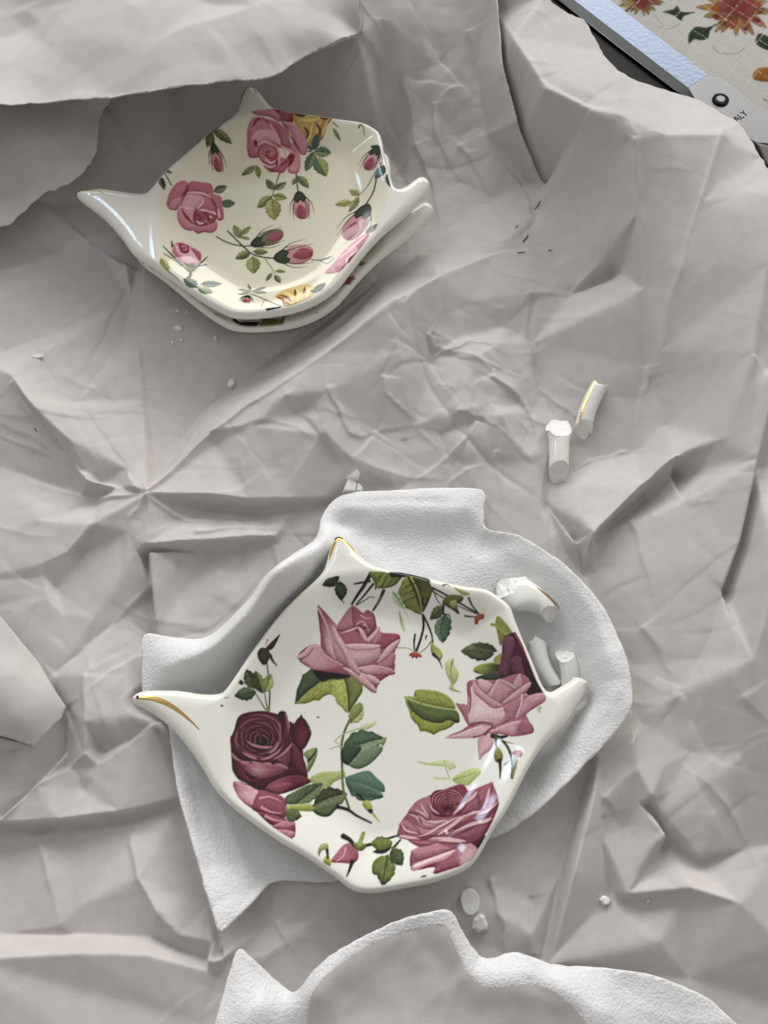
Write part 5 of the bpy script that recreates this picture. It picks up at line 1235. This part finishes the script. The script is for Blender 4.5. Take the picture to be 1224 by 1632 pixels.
flap([(-140,168,46),(0,166,45),(60,165,42),(140,158,45.6),(200,152,48.3),(300,141,51),(380,130,51),(440,118,50),(478,96,48),(510,82,47),(545,68,47),(570,52,43),(572,0,49),(560,-120,53),(300,-140,57),(-140,-140,44)],
     [(475,0,51),(478,66,50),(520,30,49),(300,60,53),(150,60,48),(0,80,42),(35,120,42.5),(40,40,42),(-60,120,43)], 21, .9, name='folded_flap', label='pale torn flap folded over the top of the stack', parent=paper, jag=.0003)
flap([(-140,200,30),(0,150,33),(165,150,33),(161,180,29),(156,215,27),(151,246,25),(138,268,24),(118,288,23),(92,300,22),(70,310,22),(35,340,21),(0,364,21),(-140,400,20)], [(60,220,29),(110,240,26),(20,300,22),(90,170,31),(0,220,28),(-60,300,24)], 22, .25, label='shaded torn flap beside the spout of the stack', parent=paper, jag=.00025)
flap([(-120,960,15),(0,980,15),(62,1055,14),(105,1126,14),(98,1145,14),(56,1190,14),(26,1180,15),(0,1172,16),(-120,1165,17)], [(20,1075,19),(50,1070,16),(90,1135,15),(30,1150,18),(0,1130,19)], 23, .30, label='folded corner at the left edge with a bluish sheen', parent=paper, k=1, jag=.00004)
flap([(-120,1180,11),(0,1176,11),(30,1184,11),(56,1191,11.5),(30,1194,9),(0,1200,9),(-120,1210,9)], [], 24, .1, parent=paper, k=1, jag=.00004)


# grey paper showing inside the curl of the front foam
P_in = [(505,1800,0),(490,1660,0),(497,1586,0),(530,1546,0),(594,1504,0),(652,1485,0),(706,1476,0),(722,1503,0),(742,1546,0),(778,1576,0),(842,1569,0),(895,1589,0),(940,1650,0),(960,1800,0)]
Oq = []
for (x, y, _z) in P_in:
    z = 20.0
    for _ in range(10):
        X, Y, _w = at(x, y, z); z = .5 * z + .5 * (float(f2z(np.array([float(X)]), np.array([float(Y)]))[0]) * 1e3 + .5)
    Oq.append((float(X), float(Y)))
Oq = catmull(np.array(Oq), 5)
rq = np.random.default_rng(77)
gx_, gy_ = np.arange(Oq[:, 0].min() - .01, Oq[:, 0].max() + .01, .001), np.arange(Oq[:, 1].min() - .01, Oq[:, 1].max() + .01, .001)
crq = crumple(gx_, gy_, .017, rq)
dq_ = lambda x, y: np.clip(sdf(Oq, x, y) / .008, 0, 1)
inner = sheet_from(Oq, .0008, lambda x, y: f2z(x, y) + .0005 + .0011 * dq_(x, y) * (bilin(crq, (x - gx_[0]) / .001, (y - gy_[0]) / .001) + 1.4), 'paper_sheet', M_PAPER, None)
tag(inner, 'grey paper lying inside the rolled foam edge at the bottom of the picture', 'paper')

# ------------------------------------------------------------------ broken pieces
def tube(name, path, rad, mat_side, mat_end, lean0=0.0, lean1=0.0, seg=20, sub=6, seed=1, ex=2.3, root=None):
    """broken piece of handle: path of world points, (half width, half height) along it; the leans tilt the two fracture faces"""
    r = np.random.default_rng(seed)
    P = catmull(np.array(path, float), sub, False)
    n = len(P); t = np.linspace(0, 1, n)
    ra = np.interp(t, np.linspace(0, 1, len(rad)), [a for a, b in rad]); rb = np.interp(t, np.linspace(0, 1, len(rad)), [b for a, b in rad])
    T = np.gradient(P, axis=0); T /= np.linalg.norm(T, axis=1)[:, None]
    up = np.array([0, 0, 1.0])
    Sd = np.cross(T, up); Sd /= np.linalg.norm(Sd, axis=1)[:, None]
    Up = np.cross(Sd, T)
    th = np.linspace(0, 2 * math.pi, seg, endpoint=False)
    cs, sn = np.cos(th), np.sin(th)
    ca = np.sign(cs) * np.abs(cs) ** (2 / ex); sa = np.sign(sn) * np.abs(sn) ** (2 / ex)
    rings = []
    for i in range(n):
        ring = P[i] + np.outer(ca * ra[i], Sd[i]) + np.outer(sa * rb[i], Up[i])
        k0 = max(0, 1 - t[i] / .45); k1 = max(0, 1 - (1 - t[i]) / .45)
        sh = lean0 * k0 * (sa + .6) * rb[i] * .8 - lean1 * k1 * (sa + .6) * rb[i] * .8
        rough = np.zeros(seg)
        if i == 0 or i == n - 1: rough = np.interp(np.arange(seg), np.arange(0, seg + 1, 2), np.r_[q0 := r.normal(0, .00055, seg // 2), q0[0]])
        ring = ring + np.outer(sh + rough, T[i])
        rings.append(ring)
    V = np.concatenate(rings); F = []
    for i in range(n - 1):
        for j in range(seg):
            F.append((i * seg + j, i * seg + (j + 1) % seg, (i + 1) * seg + (j + 1) % seg, (i + 1) * seg + j))
    cen = V.mean(0); base = np.array([cen[0], cen[1], V[:, 2].min()])
    o = mesh_obj(name, V - base, F, mat_side)
    o.location = base
    for idx, sg in ((0, 1), (n - 1, -1)):
        ring = rings[idx]; c = P[idx]
        x_, y_ = (ring - c) @ Sd[idx], (ring - c) @ Up[idx]; t_ = (ring - c) @ T[idx]
        q = np.stack([np.cos(th), np.sin(th)], -1)
        pol = np.stack([r.uniform(0, 2 * math.pi, 16), np.sqrt(r.uniform(0, .75, 16))], -1)
        ins = np.stack([pol[:, 1] * np.cos(pol[:, 0]), pol[:, 1] * np.sin(pol[:, 0])], -1)
        D_ = delaunay_2d_cdt([Vector((float(a), float(b))) for a, b in np.concatenate([q, ins])], [], [], 0, 1e-7)
        fit = np.linalg.lstsq(np.c_[x_, y_, np.ones(seg)], t_, rcond=None)[0]
        xi, yi = ins[:, 0] * ra[idx], ins[:, 1] * rb[idx]
        ti = fit[0] * xi + fit[1] * yi + fit[2] + r.normal(0, .00030, 16)
        PV = np.concatenate([ring, c + np.outer(xi, Sd[idx]) + np.outer(yi, Up[idx]) + np.outer(ti, T[idx])])
        VV = PV[[o_[0] for o_ in D_[3]]] - base
        FF = [tuple(f_) if sg > 0 else tuple(f_)[::-1] for f_ in D_[2]]
        mesh_obj('fracture_face', VV, FF, mat_end, o, smooth=False)
    return o, P, Sd, Up, ra, rb, base
def tube_gold(o, info, ang, w, t0, t1, mat=None):
    """gold line running along the piece at an angle from its top"""
    _o, P, Sd, Up, ra, rb, base = info
    n = len(P); i0, i1 = int(t0 * (n - 1)), int(t1 * (n - 1))
    V, F = [], []
    m = 4
    for i in range(i0, i1 + 1):
        f = (i - i0) / max(1, i1 - i0)
        ww = w * math.sin(math.pi * min(max(f, .08), .92)) ** .6
        for j in range(m):
            a = math.radians(ang) + (j / (m - 1) - .5) * ww / max(ra[i], 1e-5)
            c_, s__ = math.sin(a), math.cos(a)
            ex = 2.3
            cc = math.copysign(abs(c_) ** (2 / ex), c_); ss = math.copysign(abs(s__) ** (2 / ex), s__)
            V.append(P[i] + Sd[i] * cc * (ra[i] + .00007) + Up[i] * ss * (rb[i] + .00007) - base)
    rows = i1 - i0 + 1
    for i in range(rows - 1):
        for j in range(m - 1):
            F.append((i * m + j, i * m + j + 1, (i + 1) * m + j + 1, (i + 1) * m + j))
    return mesh_obj('gold_trim', V, F, mat or M_GOLD, o)
def path_on(pxs, surf, lift_mm):
    out = []
    for (px, py) in pxs:
        z = 6.0
        for _ in range(8):
            x, y, _w = at(px, py, z)
            z = .5 * z + .5 * (surf(float(x), float(y)) + lift_mm)
        out.append((float(x), float(y), z * 1e-3))
    zs = np.array([p[2] for p in out]); zm = np.polyfit(np.arange(len(zs)), zs, 1) if len(zs) > 1 else None
    return [(p[0], p[1], float(np.polyval(zm, i))) for i, p in enumerate(out)]
psurf = lambda x, y: float(paper_z(x, y))
fsurf = lambda x, y: float(f1z(np.array([x]), np.array([y]))[0] * 1e3)
mm = 1e-3
g_h = 'broken handle pieces'
i_ = tube('handle_fragment', path_on([(889, 672), (891, 700), (891, 730), (890, 760)], psurf, 2.9), [(.0044, .0030), (.0035, .0030), (.0033, .0029), (.0032, .0027)], M_WHITE, M_BARE, 1.9, 1.2, seed=3)
tag(i_[0], 'straight white handle piece with slanted break, lying upright left of its gold-striped neighbour', 'fragment', g_h)
i_ = tube('handle_fragment', path_on([(957, 612), (944, 636), (934, 662), (929, 690)], psurf, 2.8), [(.0028, .0026), (.0029, .0028), (.0029, .0028), (.0030, .0026)], M_WHITE, M_BARE, .2, 1.3, seed=4)
tube_gold(i_[0], i_, 38, .0011, .06, .92)
tag(i_[0], 'curved white handle piece with a gold stripe on the grey paper', 'fragment', g_h)
i_ = tube('handle_fragment', path_on([(797, 934), (820, 945), (845, 953), (868, 965), (884, 982)], fsurf, 3.6), [(.0036, .0022), (.0062, .0030), (.0046, .0034), (.0034, .0030), (.0030, .0027)], M_WHITE, M_BARE, 1.5, .9, seed=5)
tube_gold(i_[0], i_, -38, .0011, .55, .96, M_GOLD_WORN)
tag(i_[0], 'thick flared handle piece with a brown gold stripe, above the rose holder rim on foam', 'fragment', g_h)
i_ = tube('handle_fragment', path_on([(856, 1020), (860, 1045), (868, 1070), (884, 1094)], fsurf, 2.9), [(.0026, .0024), (.0026, .0025), (.0026, .0025), (.0025, .0025)], M_WHITE, M_BARE, .15, 0, seed=6)
tag(i_[0], 'curved white handle piece touching the rim, left of the two by the broken stub', 'fragment', g_h)
i_ = tube('handle_fragment', path_on([(899, 1038), (906, 1060), (909, 1082), (908, 1104)], fsurf, 2.4), [(.0027, .0024), (.0028, .0025), (.0028, .0025), (.0026, .0025)], M_WHITE, M_BARE, 1.1, 0, seed=7)
tag(i_[0], 'short white handle piece tucked behind the broken stub, right of the two', 'fragment', g_h)

def chip(poly, thick, surf, label, seed=1, inset=.82, tilt=(0, 0), sink=.15, org=(0, 0), k=1.0, smooth=0):
    r = np.random.default_rng(seed)
    c = np.mean(poly, 0); cx, cy = org[0] + c[0] / k, org[1] + c[1] / k
    z = 5.0
    for _ in range(8):
        x, y, _w = at(cx, cy, z); z = .5 * z + .5 * surf(float(x), float(y))
    x, y = float(x), float(y)
    W = np.array([[float(v) for v in at(org[0] + a / k, org[1] + b / k, z)[:2]] for a, b in poly]) - [x, y]
    if smooth: W = catmull(W, smooth)
    n = len(W)
    area2 = np.sum(W[:, 0] * np.roll(W[:, 1], -1) - W[:, 1] * np.roll(W[:, 0], -1))
    if area2 < 0: W = W[::-1]
    tp = W * inset + r.normal(0, .00006, W.shape)
    zt = thick + tp @ np.array(tilt)
    V = np.concatenate([np.c_[W * .94, np.zeros(n)], np.c_[W, np.full(n, thick * .55)], np.c_[tp, zt]])
    F = [tuple(range(n))[::-1], tuple(range(2 * n, 3 * n))]
    for j in range(n):
        q = (j + 1) % n
        F += [(j, q, n + q, n + j), (n + j, n + q, 2 * n + q, 2 * n + j)]
    o = mesh_obj('porcelain_chip', V, F, M_BARE, None, False)
    o.location = (x, y, z * 1e-3 - thick * sink)
    tag(o, label, 'chip', 'porcelain chips on the paper')
    return o
chip([(733,1433),(737,1420),(748,1415),(758,1420),(764,1434),(762,1450),(751,1459),(740,1454)], .0016, psurf, 'flat oval white chip just below the large rose holder', 2, .9, (.05, 0), smooth=3)
chip([(754,1464),(764,1455),(771,1458),(777,1474),(775,1481),(762,1486),(752,1478)], .0026, psurf, 'angular white chip touching the rolled foam edge, below the oval chip', 3, .62, (.35, .1))
chip([(954,1434),(958,1428),(964,1427),(972,1434),(970,1441),(960,1443)], .0020, psurf, 'small bright chip alone on the paper at the lower right', 4, .6)
chip([(1029,1436),(1032,1432),(1035,1436),(1032,1439)], .0008, psurf, 'tiny white crumb right of the small bright chip', 5, .7)
chip([(252,155),(285,135),(320,115),(330,118),(338,140),(325,165),(275,165)], .0024, psurf, 'topmost angular chip of the cluster behind the foam edge', 6, .7, (.2, .3), org=(480, 720), k=3.6)
chip([(268,166),(310,176),(322,195),(312,240),(236,242)], .0030, psurf, 'largest wedge chip of the cluster at the foam edge', 7, .8, (-.1, .1), org=(480, 720), k=3.6)
chip([(322,190),(336,190),(356,215),(348,238),(316,240)], .0022, psurf, 'rightmost rounded chip of the cluster behind the foam', 8, .75, (-.3, 0), org=(480, 720), k=3.6)
for j, (poly, th_, lb) in enumerate([
    ([(276,523),(282,519),(290,521),(291,526),(282,528)], .0009, 'small flat flake below the stack, largest of the scattered ones'),
    ([(280,494),(284,492),(286,496),(281,497)], .0007, 'tiny flake nearest the stack, left of its pair'),
    ([(296,497),(299,495),(301,498),(297,500)], .0007, 'tiny flake nearest the stack, right of its pair'),
    ([(272,546),(276,543),(278,547),(274,549)], .0007, 'tiny flake below the flat flake, left of its pair'),
    ([(287,541),(291,539),(292,543),(288,545)], .0007, 'tiny flake below the flat flake, right of its pair'),
    ([(340,538),(345,535),(347,541),(343,545)], .0008, 'small flake under the near rim of the stack'),
    ([(362,616),(366,606),(373,605),(375,613),(368,620)], .0014, 'small upright flake alone on the flat paper between stack and front holder'),
    ([(50,570),(56,565),(68,566),(70,570),(58,573)], .0009, 'flake lying on the crumpled fold at the left edge')]):
    chip(poly, th_, psurf, lb, 20 + j, .75)

# ------------------------------------------------------------------ dark fibres on the paper
def fibre(pts_px, w, label, seed):
    P = [on_paper(x, y, .25) for x, y in pts_px]
    A = catmull(np.array([(p[0], p[1], p[2] * 1e-3) for p in P]), 4, False)
    n = len(A); th = np.linspace(0, 2 * math.pi, 5, endpoint=False)
    T = np.gradient(A, axis=0); T /= np.linalg.norm(T, axis=1)[:, None]
    Sd = np.cross(T, [0, 0, 1.0]); Sd /= np.linalg.norm(Sd, axis=1)[:, None]
    Up = np.cross(Sd, T); V, F = [], []
    for i in range(n):
        rr = .7 * w * math.sin(math.pi * (i + .6) / (n + .2)) ** .5
        V += [A[i] + rr * (math.cos(a) * Sd[i] + .6 * math.sin(a) * Up[i]) for a in th]
    for i in range(n - 1):
        for j in range(5): F.append((i * 5 + j, i * 5 + (j + 1) % 5, (i + 1) * 5 + (j + 1) % 5, (i + 1) * 5 + j))
    F += [tuple(range(5))[::-1], tuple(range((n - 1) * 5, n * 5))]
    V = np.array(V); b = V.mean(0)
    o = mesh_obj('dark_fibre', V - b, F, M_FIBRE); o.location = b
    tag(o, label, 'fibre', 'dark fibres on the paper')
fibre([(822, 363), (825, 359)], .00028, 'tiny dark speck on the crumpled fold right of the stack', 1)
fibre([(833, 386), (838, 380), (842, 374)], .00032, 'longest dark fibre on the fold right of the stack', 2)
fibre([(825, 403), (830, 402), (837, 402)], .00026, 'dark fibre lowest on the fold right of the stack', 3)
fibre([(873, 399), (880, 398)], .00025, 'dark fibre farthest right, on the flat paper below the ridge', 4)
fibre([(852, 334), (858, 326), (861, 320)], .00028, 'dark fibre highest on the fold right of the stack', 5)
fibre([(55, 682), (58, 688)], .0002, 'short dark fibre on the crumpled paper at the left', 6)

# ------------------------------------------------------------------ tablecloth
TCx = np.concatenate([np.linspace(-.45, .055, 12), np.linspace(.06, .22, 360), np.linspace(.23, .6, 10)])
TCy = np.concatenate([np.linspace(-.35, .235, 12), np.linspace(.24, .40, 360), np.linspace(.41, .8, 12)])
TX, TY = np.meshgrid(TCx, TCy)
C0, R0 = np.zeros(3), np.eye(3)
ct = Canvas(.05, .18, .302, .432, .00035, lin(204, 202, 196), C0, R0, 3)
ct.gain = 0.72
S, SH, LF = ct.stroke, ct.shape, ct.leaf
ct.Z(780, 0, 2.757)
def mum(cx, cy, r, n, cin, cout, seed):
    q = np.random.default_rng(seed)
    for rr_, nn, cc in ((1.0, n, cout), (.72, n - 3, (170, 100, 62)), (.5, n - 6, cin), (.3, max(n - 10, 5), (150, 62, 50))):
        for i in range(nn):
            a = 2 * math.pi * i / nn + q.uniform(-.2, .2); L = r * rr_ * q.uniform(.85, 1.1)
            tipp = (cx + L * math.cos(a), cy + L * math.sin(a) * .8); nx_, ny_ = -math.sin(a) * r * .1, math.cos(a) * r * .1
            cj = tuple(int(np.clip(v + q.uniform(-14, 14), 0, 255)) for v in cc)
            SH([(cx, cy), (cx + .6 * L * math.cos(a) + nx_, cy + .48 * L * math.sin(a) + ny_), tipp, (cx + .6 * L * math.cos(a) - nx_, cy + .48 * L * math.sin(a) - ny_)], cj, (110, 44, 34), 2, .4)
mum(1090, 20, 165, 24, (150, 86, 70), (176, 146, 98), 4); mum(670, -10, 100, 18, (128, 66, 58), (150, 130, 92), 5)
for (x_, y_) in ((1195, 35), (1180, 80), (1125, 115), (1030, 90), (1000, 60)): SH([(x_ - 18, y_), (x_, y_ - 12), (x_ + 18, y_), (x_, y_ + 12)], (130, 56, 44), (90, 34, 28), 2, .5)
SH([(765, 42), (810, 30), (830, 15), (850, 40), (910, 42), (860, 60), (845, 82), (815, 60)], (52, 66, 44), (36, 46, 32), 3, .6)
SH([(878, 185), (880, 140), (910, 108), (960, 110), (1005, 92), (975, 125), (965, 160), (930, 170), (905, 165)], (54, 68, 46), (38, 48, 34), 3, .6); S([(878, 185), (930, 135), (1000, 95)], 1.4, (100, 112, 84), 1)
SH([(1175, 185), (1185, 140), (1224, 150), (1270, 190), (1230, 215)], (54, 68, 46), (38, 48, 34), 3, .6)
SH([(1158, 340), (1175, 300), (1224, 290), (1300, 300), (1290, 350), (1200, 355)], (176, 112, 40), (120, 72, 28), 4, .6); SH([(560, 30), (590, 40), (600, 55), (575, 50)], (60, 72, 50), None)
S([(985, 195), (1000, 220), (1050, 232), (1100, 225), (1125, 200)], 2.5, (140, 138, 128), 1.5); S([(740, 110), (790, 118), (840, 95)], 2, (150, 148, 138), 1.2); S([(1205, 430), (1224, 440)], 4, (60, 70, 40), 3); S([(700, 30), (730, 60), (770, 110)], 2, (150, 148, 138), 1.2); SH([(590, -10), (640, 0), (610, 25), (580, 20)], (170, 168, 96), None, alpha=.7)
col_t = np.empty(TX.shape + (3,)); col_t[:] = lin(204, 202, 196)
inn = (TX > .0515) & (TX < .3005) & (TY > .1815) & (TY < .4305)
col_t[inn] = bilin(ct.A, (TX[inn] - ct.u0) / ct.res, (TY[inn] - ct.v0) / ct.res)
idx = np.arange(TX.size).reshape(TX.shape)
tq = np.stack([idx[:-1, :-1].ravel(), idx[:-1, 1:].ravel(), idx[1:, 1:].ravel(), idx[1:, :-1].ravel()], -1)
m, nt, b = mat_new('woven_cloth')
at_ = nd(nt, 'ShaderNodeAttribute', attribute_name='print')
tc = nd(nt, 'ShaderNodeTexCoord')
def weave(ang, scale, name):
    mp = nd(nt, 'ShaderNodeMapping'); mp.inputs['Rotation'].default_value = (0, 0, math.radians(ang))
    w = nd(nt, 'ShaderNodeTexWave'); set_in(w, Scale=scale, Distortion=0.4, Detail=2.0); w.inputs['Detail Scale'].default_value = 40.0
    nt.links.new(tc.outputs['Object'], mp.inputs['Vector']); nt.links.new(mp.outputs['Vector'], w.inputs['Vector'])
    return w, mp
w1, _m = weave(38, 330, 'a'); w2, _m = weave(-42, 330, 'b')
mx = nd(nt, 'ShaderNodeMath', operation='MULTIPLY'); nt.links.new(w1.outputs['Fac'], mx.inputs[0]); nt.links.new(w2.outputs['Fac'], mx.inputs[1])
# slub threads: heavier pale yarns at intervals
def slub(ang, scale):
    mp = nd(nt, 'ShaderNodeMapping'); mp.inputs['Rotation'].default_value = (0, 0, math.radians(ang))
    w = nd(nt, 'ShaderNodeTexWave'); set_in(w, Scale=scale, Distortion=0.25, Detail=1.0); w.inputs['Detail Scale'].default_value = 6.0
    r = nd(nt, 'ShaderNodeValToRGB'); r.color_ramp.elements[0].position = .968; r.color_ramp.elements[1].position = .995
    nt.links.new(tc.outputs['Object'], mp.inputs['Vector']); nt.links.new(mp.outputs['Vector'], w.inputs['Vector']); nt.links.new(w.outputs['Fac'], r.inputs['Fac'])
    n = nd(nt, 'ShaderNodeTexNoise'); set_in(n, Scale=900.0, Detail=1.0); nt.links.new(tc.outputs['Object'], n.inputs['Vector'])
    nr = nd(nt, 'ShaderNodeMapRange'); nr.inputs['From Min'].default_value = .4; nr.inputs['From Max'].default_value = .65; nr.inputs['To Max'].default_value = .4; nt.links.new(n.outputs['Fac'], nr.inputs['Value'])
    q = nd(nt, 'ShaderNodeMath', operation='MULTIPLY'); nt.links.new(r.outputs['Color'], q.inputs[0]); nt.links.new(nr.outputs[0], q.inputs[1])
    return q
s1, s2 = slub(38, 34), slub(-42, 38)
ad = nd(nt, 'ShaderNodeMath', operation='MAXIMUM'); nt.links.new(s1.outputs[0], ad.inputs[0]); nt.links.new(s2.outputs[0], ad.inputs[1])
mixc = nd(nt, 'ShaderNodeMix', data_type='RGBA'); mixc.inputs['B'].default_value = (.70, .69, .67, 1)
nt.links.new(ad.outputs[0], mixc.inputs['Factor']); 
dk = nd(nt, 'ShaderNodeMix', data_type='RGBA', blend_type='MULTIPLY'); rmp = nd(nt, 'ShaderNodeMapRange'); set_in(rmp); rmp.inputs['To Min'].default_value = .72; rmp.inputs['To Max'].default_value = 1.1
nt.links.new(mx.outputs[0], rmp.inputs['Value']); dk.inputs['Factor'].default_value = 1.0
nt.links.new(at_.outputs['Color'], dk.inputs['A']); nt.links.new(rmp.outputs[0], dk.inputs['B'])
nt.links.new(dk.outputs['Result'], mixc.inputs['A']); nt.links.new(mixc.outputs['Result'], b.inputs['Base Color'])
sm = nd(nt, 'ShaderNodeMath', operation='ADD'); nt.links.new(mx.outputs[0], sm.inputs[0]); nt.links.new(ad.outputs[0], sm.inputs[1])
bp = nd(nt, 'ShaderNodeBump'); set_in(bp, Strength=.8, Distance=.0003); nt.links.new(sm.outputs[0], bp.inputs['Height']); nt.links.new(bp.outputs['Normal'], b.inputs['Normal'])
set_in(b, Roughness=.9); b.inputs['Specular IOR Level'].default_value = .1
tz = .0006 * vnoise(TX, TY, .05, rng)
tcl = mesh_obj('tablecloth', np.stack([TX.ravel(), TY.ravel(), tz.ravel() - .0008], -1), tq, m, None, True, col_t.reshape(-1, 3))
tag(tcl, 'cream woven tablecloth printed with rust and yellow flowers, under the scissors', 'tablecloth', kind='structure')

# ------------------------------------------------------------------ scissors
def prism(name, top_px, z0, z1, mat, parent, org=(0, 0, 1), bevel=.0, ztop=None, base=(0, 0, 0)):
    W = np.array([[float(v) for v in at(org[0] + a / org[2], org[1] + b_ / org[2], z1)[:2]] for a, b_ in top_px])
    if np.sum(W[:, 0] * np.roll(W[:, 1], -1) - W[:, 1] * np.roll(W[:, 0], -1)) < 0: W = W[::-1]
    n = len(W)
    V = np.concatenate([np.c_[W, np.full(n, z0 * mm)], np.c_[W, np.full(n, z1 * mm)]]) - np.array(base)
    F = [tuple(range(n))[::-1], tuple(range(n, 2 * n))] + [(j, (j + 1) % n, n + (j + 1) % n, n + j) for j in range(n)]
    o = mesh_obj(name, V, F, mat, parent, False)
    if bevel:
        md = o.modifiers.new('bevel', 'BEVEL'); md.width = bevel; md.segments = 2
    return o
SO = (780, 0, 2.757)
sb = tuple(float(v) for v in at(1149, 158, 0))
sc = empty('scissors', sb)
tag(sc, 'steel scissors with black handles, half hidden beneath the paper edge at upper right', 'scissors')
# upper blade: flat ground back catching the window, hollow grey bevel below it
def slab(name, tops, bots, mat, parent):
    """tops and bots: lists of (photo x, photo y, height mm) of equal length"""
    A = np.array([[float(v) for v in at(SO[0] + a / SO[2], SO[1] + b_ / SO[2], z)] for a, b_, z in tops]); Bq = np.array([[float(v) for v in at(SO[0] + a / SO[2], SO[1] + b_ / SO[2], z)] for a, b_, z in bots])
    n = len(A); V = np.concatenate([Bq, A]) - np.array(sb)
    ar = np.sum(A[:, 0] * np.roll(A[:, 1], -1) - A[:, 1] * np.roll(A[:, 0], -1))
    F = [tuple(range(n))[::-1], tuple(range(n, 2 * n))] + [(j, (j + 1) % n, n + (j + 1) % n, n + j) for j in range(n)]
    if ar < 0: F = [f[::-1] for f in F]
    return mesh_obj(name, V, F, mat, parent, False)
bl = slab('blade', [(-180, -430, 6), (-60, -460, 6), (530, 0, 6), (958, 328, 6), (872, 384, 6), (372, 0, 6)], [(-180, -430, 4), (-60, -460, 4), (530, 0, 4), (958, 328, 4), (872, 384, 4), (372, 0, 4)], M_STEEL, sc)
tag(bl, 'flat upper blade shining pale blue')
slab('bevel', [(-180, -430, 5.9), (371, 1, 5.9), (871, 385, 5.9), (918, 463, 4.2), (820, 400, 4.2), (520, 170, 4.2), (318, 10, 4.2), (-200, -400, 4.2)], [(-180, -430, 3.6), (371, 1, 3.6), (871, 385, 3.6), (918, 463, 3.4), (820, 400, 3.4), (520, 170, 3.4), (318, 10, 3.4), (-200, -400, 3.4)], M_STEEL_DULL, bl)
slab('blade', [(-260, -380, 3.2), (300, 0, 3.2), (520, 165, 3.2), (830, 405, 3.2), (960, 520, 3.2), (900, 560, 3.2), (640, 420, 3.2), (430, 210, 3.2), (200, 0, 3.2), (-280, -350, 3.0)], [(-260, -380, .6), (300, 0, .6), (520, 165, .6), (830, 405, .6), (960, 520, .6), (900, 560, .6), (640, 420, .6), (430, 210, .6), (200, 0, .6), (-280, -350, .6)], M_STEEL_DARK, sc)
tg = slab('tang', [(872, 386, 6.4), (960, 330, 6.4), (1000, 334, 6.4), (1060, 372, 6.4), (1130, 425, 6.4), (1224, 502, 6.4), (1400, 640, 6.4), (1360, 700, 6.4), (1224, 632, 6.4), (1170, 628, 6.4), (1060, 560, 6.4), (920, 468, 6.4)], [(872, 386, 3), (960, 330, 3), (1000, 334, 3), (1060, 372, 3), (1130, 425, 3), (1224, 502, 3), (1400, 640, 3), (1360, 700, 3), (1224, 632, 3), (1170, 628, 3), (1060, 560, 3), (920, 468, 3)], M_STEEL_DULL, sc)
md = tg.modifiers.new('bevel', 'BEVEL'); md.width = .0004; md.segments = 2
def disc(name, px, py, z0, z1, r0, r1, mat, parent, seg=28):
    c = np.array([float(v) for v in at(px, py, z1)]) - np.array(sb)
    th = np.linspace(0, 2 * math.pi, seg, endpoint=False)
    V = np.concatenate([np.c_[c[0] + r0 * np.cos(th), c[1] + r0 * np.sin(th), np.full(seg, z0 * mm)], np.c_[c[0] + r1 * np.cos(th), c[1] + r1 * np.sin(th), np.full(seg, z1 * mm)]])
    F = [tuple(range(seg))[::-1], tuple(range(seg, 2 * seg))] + [(j, (j + 1) % seg, seg + (j + 1) % seg, seg + j) for j in range(seg)]
    return mesh_obj(name, V, F, mat, parent, False)
sw = disc('screw', 1149, 158, 5, 6.9, .0036, .0034, M_INK, sc)
disc('screw_head', 1149, 157, 6.9, 7.6, .0021, .0017, M_STEEL_DULL, sw)
# engraved word, partly under the paper
cu = bpy.data.curves.new('engraved_word', 'FONT'); cu.body = 'ITALY'; cu.size = .0042; cu.extrude = .00002; cu.align_x = 'RIGHT'
tmp = bpy.data.objects.new('tmp', cu); COL.objects.link(tmp)
dg = bpy.context.evaluated_depsgraph_get()
tm = bpy.data.meshes.new_from_object(tmp.evaluated_get(dg))
bpy.data.objects.remove(tmp)
eo = bpy.data.objects.new('engraved_word', tm); COL.objects.link(eo); tm.materials.clear(); tm.materials.append(M_INK)
q_ = np.array([float(v) for v in at(SO[0] + 1140 / SO[2], SO[1] + 500 / SO[2], 6.45)]) - np.array(sb)
eo.parent = tg; eo.location = q_; eo.rotation_euler = (0, 0, math.radians(40)); eo.data.update()
hd = slab('handle', [(1165, 622, 7.5), (1230, 640, 7.5), (1420, 720, 7.5), (1500, 900, 7.5), (1380, 960, 7.5), (1270, 800, 7.5), (1210, 720, 7.5)], [(1165, 622, .5), (1230, 640, .5), (1420, 720, .5), (1500, 900, .5), (1380, 960, .5), (1270, 800, .5), (1210, 720, .5)], M_BLACK, sc)
md = hd.modifiers.new('bevel', 'BEVEL'); md.width = .0012; md.segments = 3
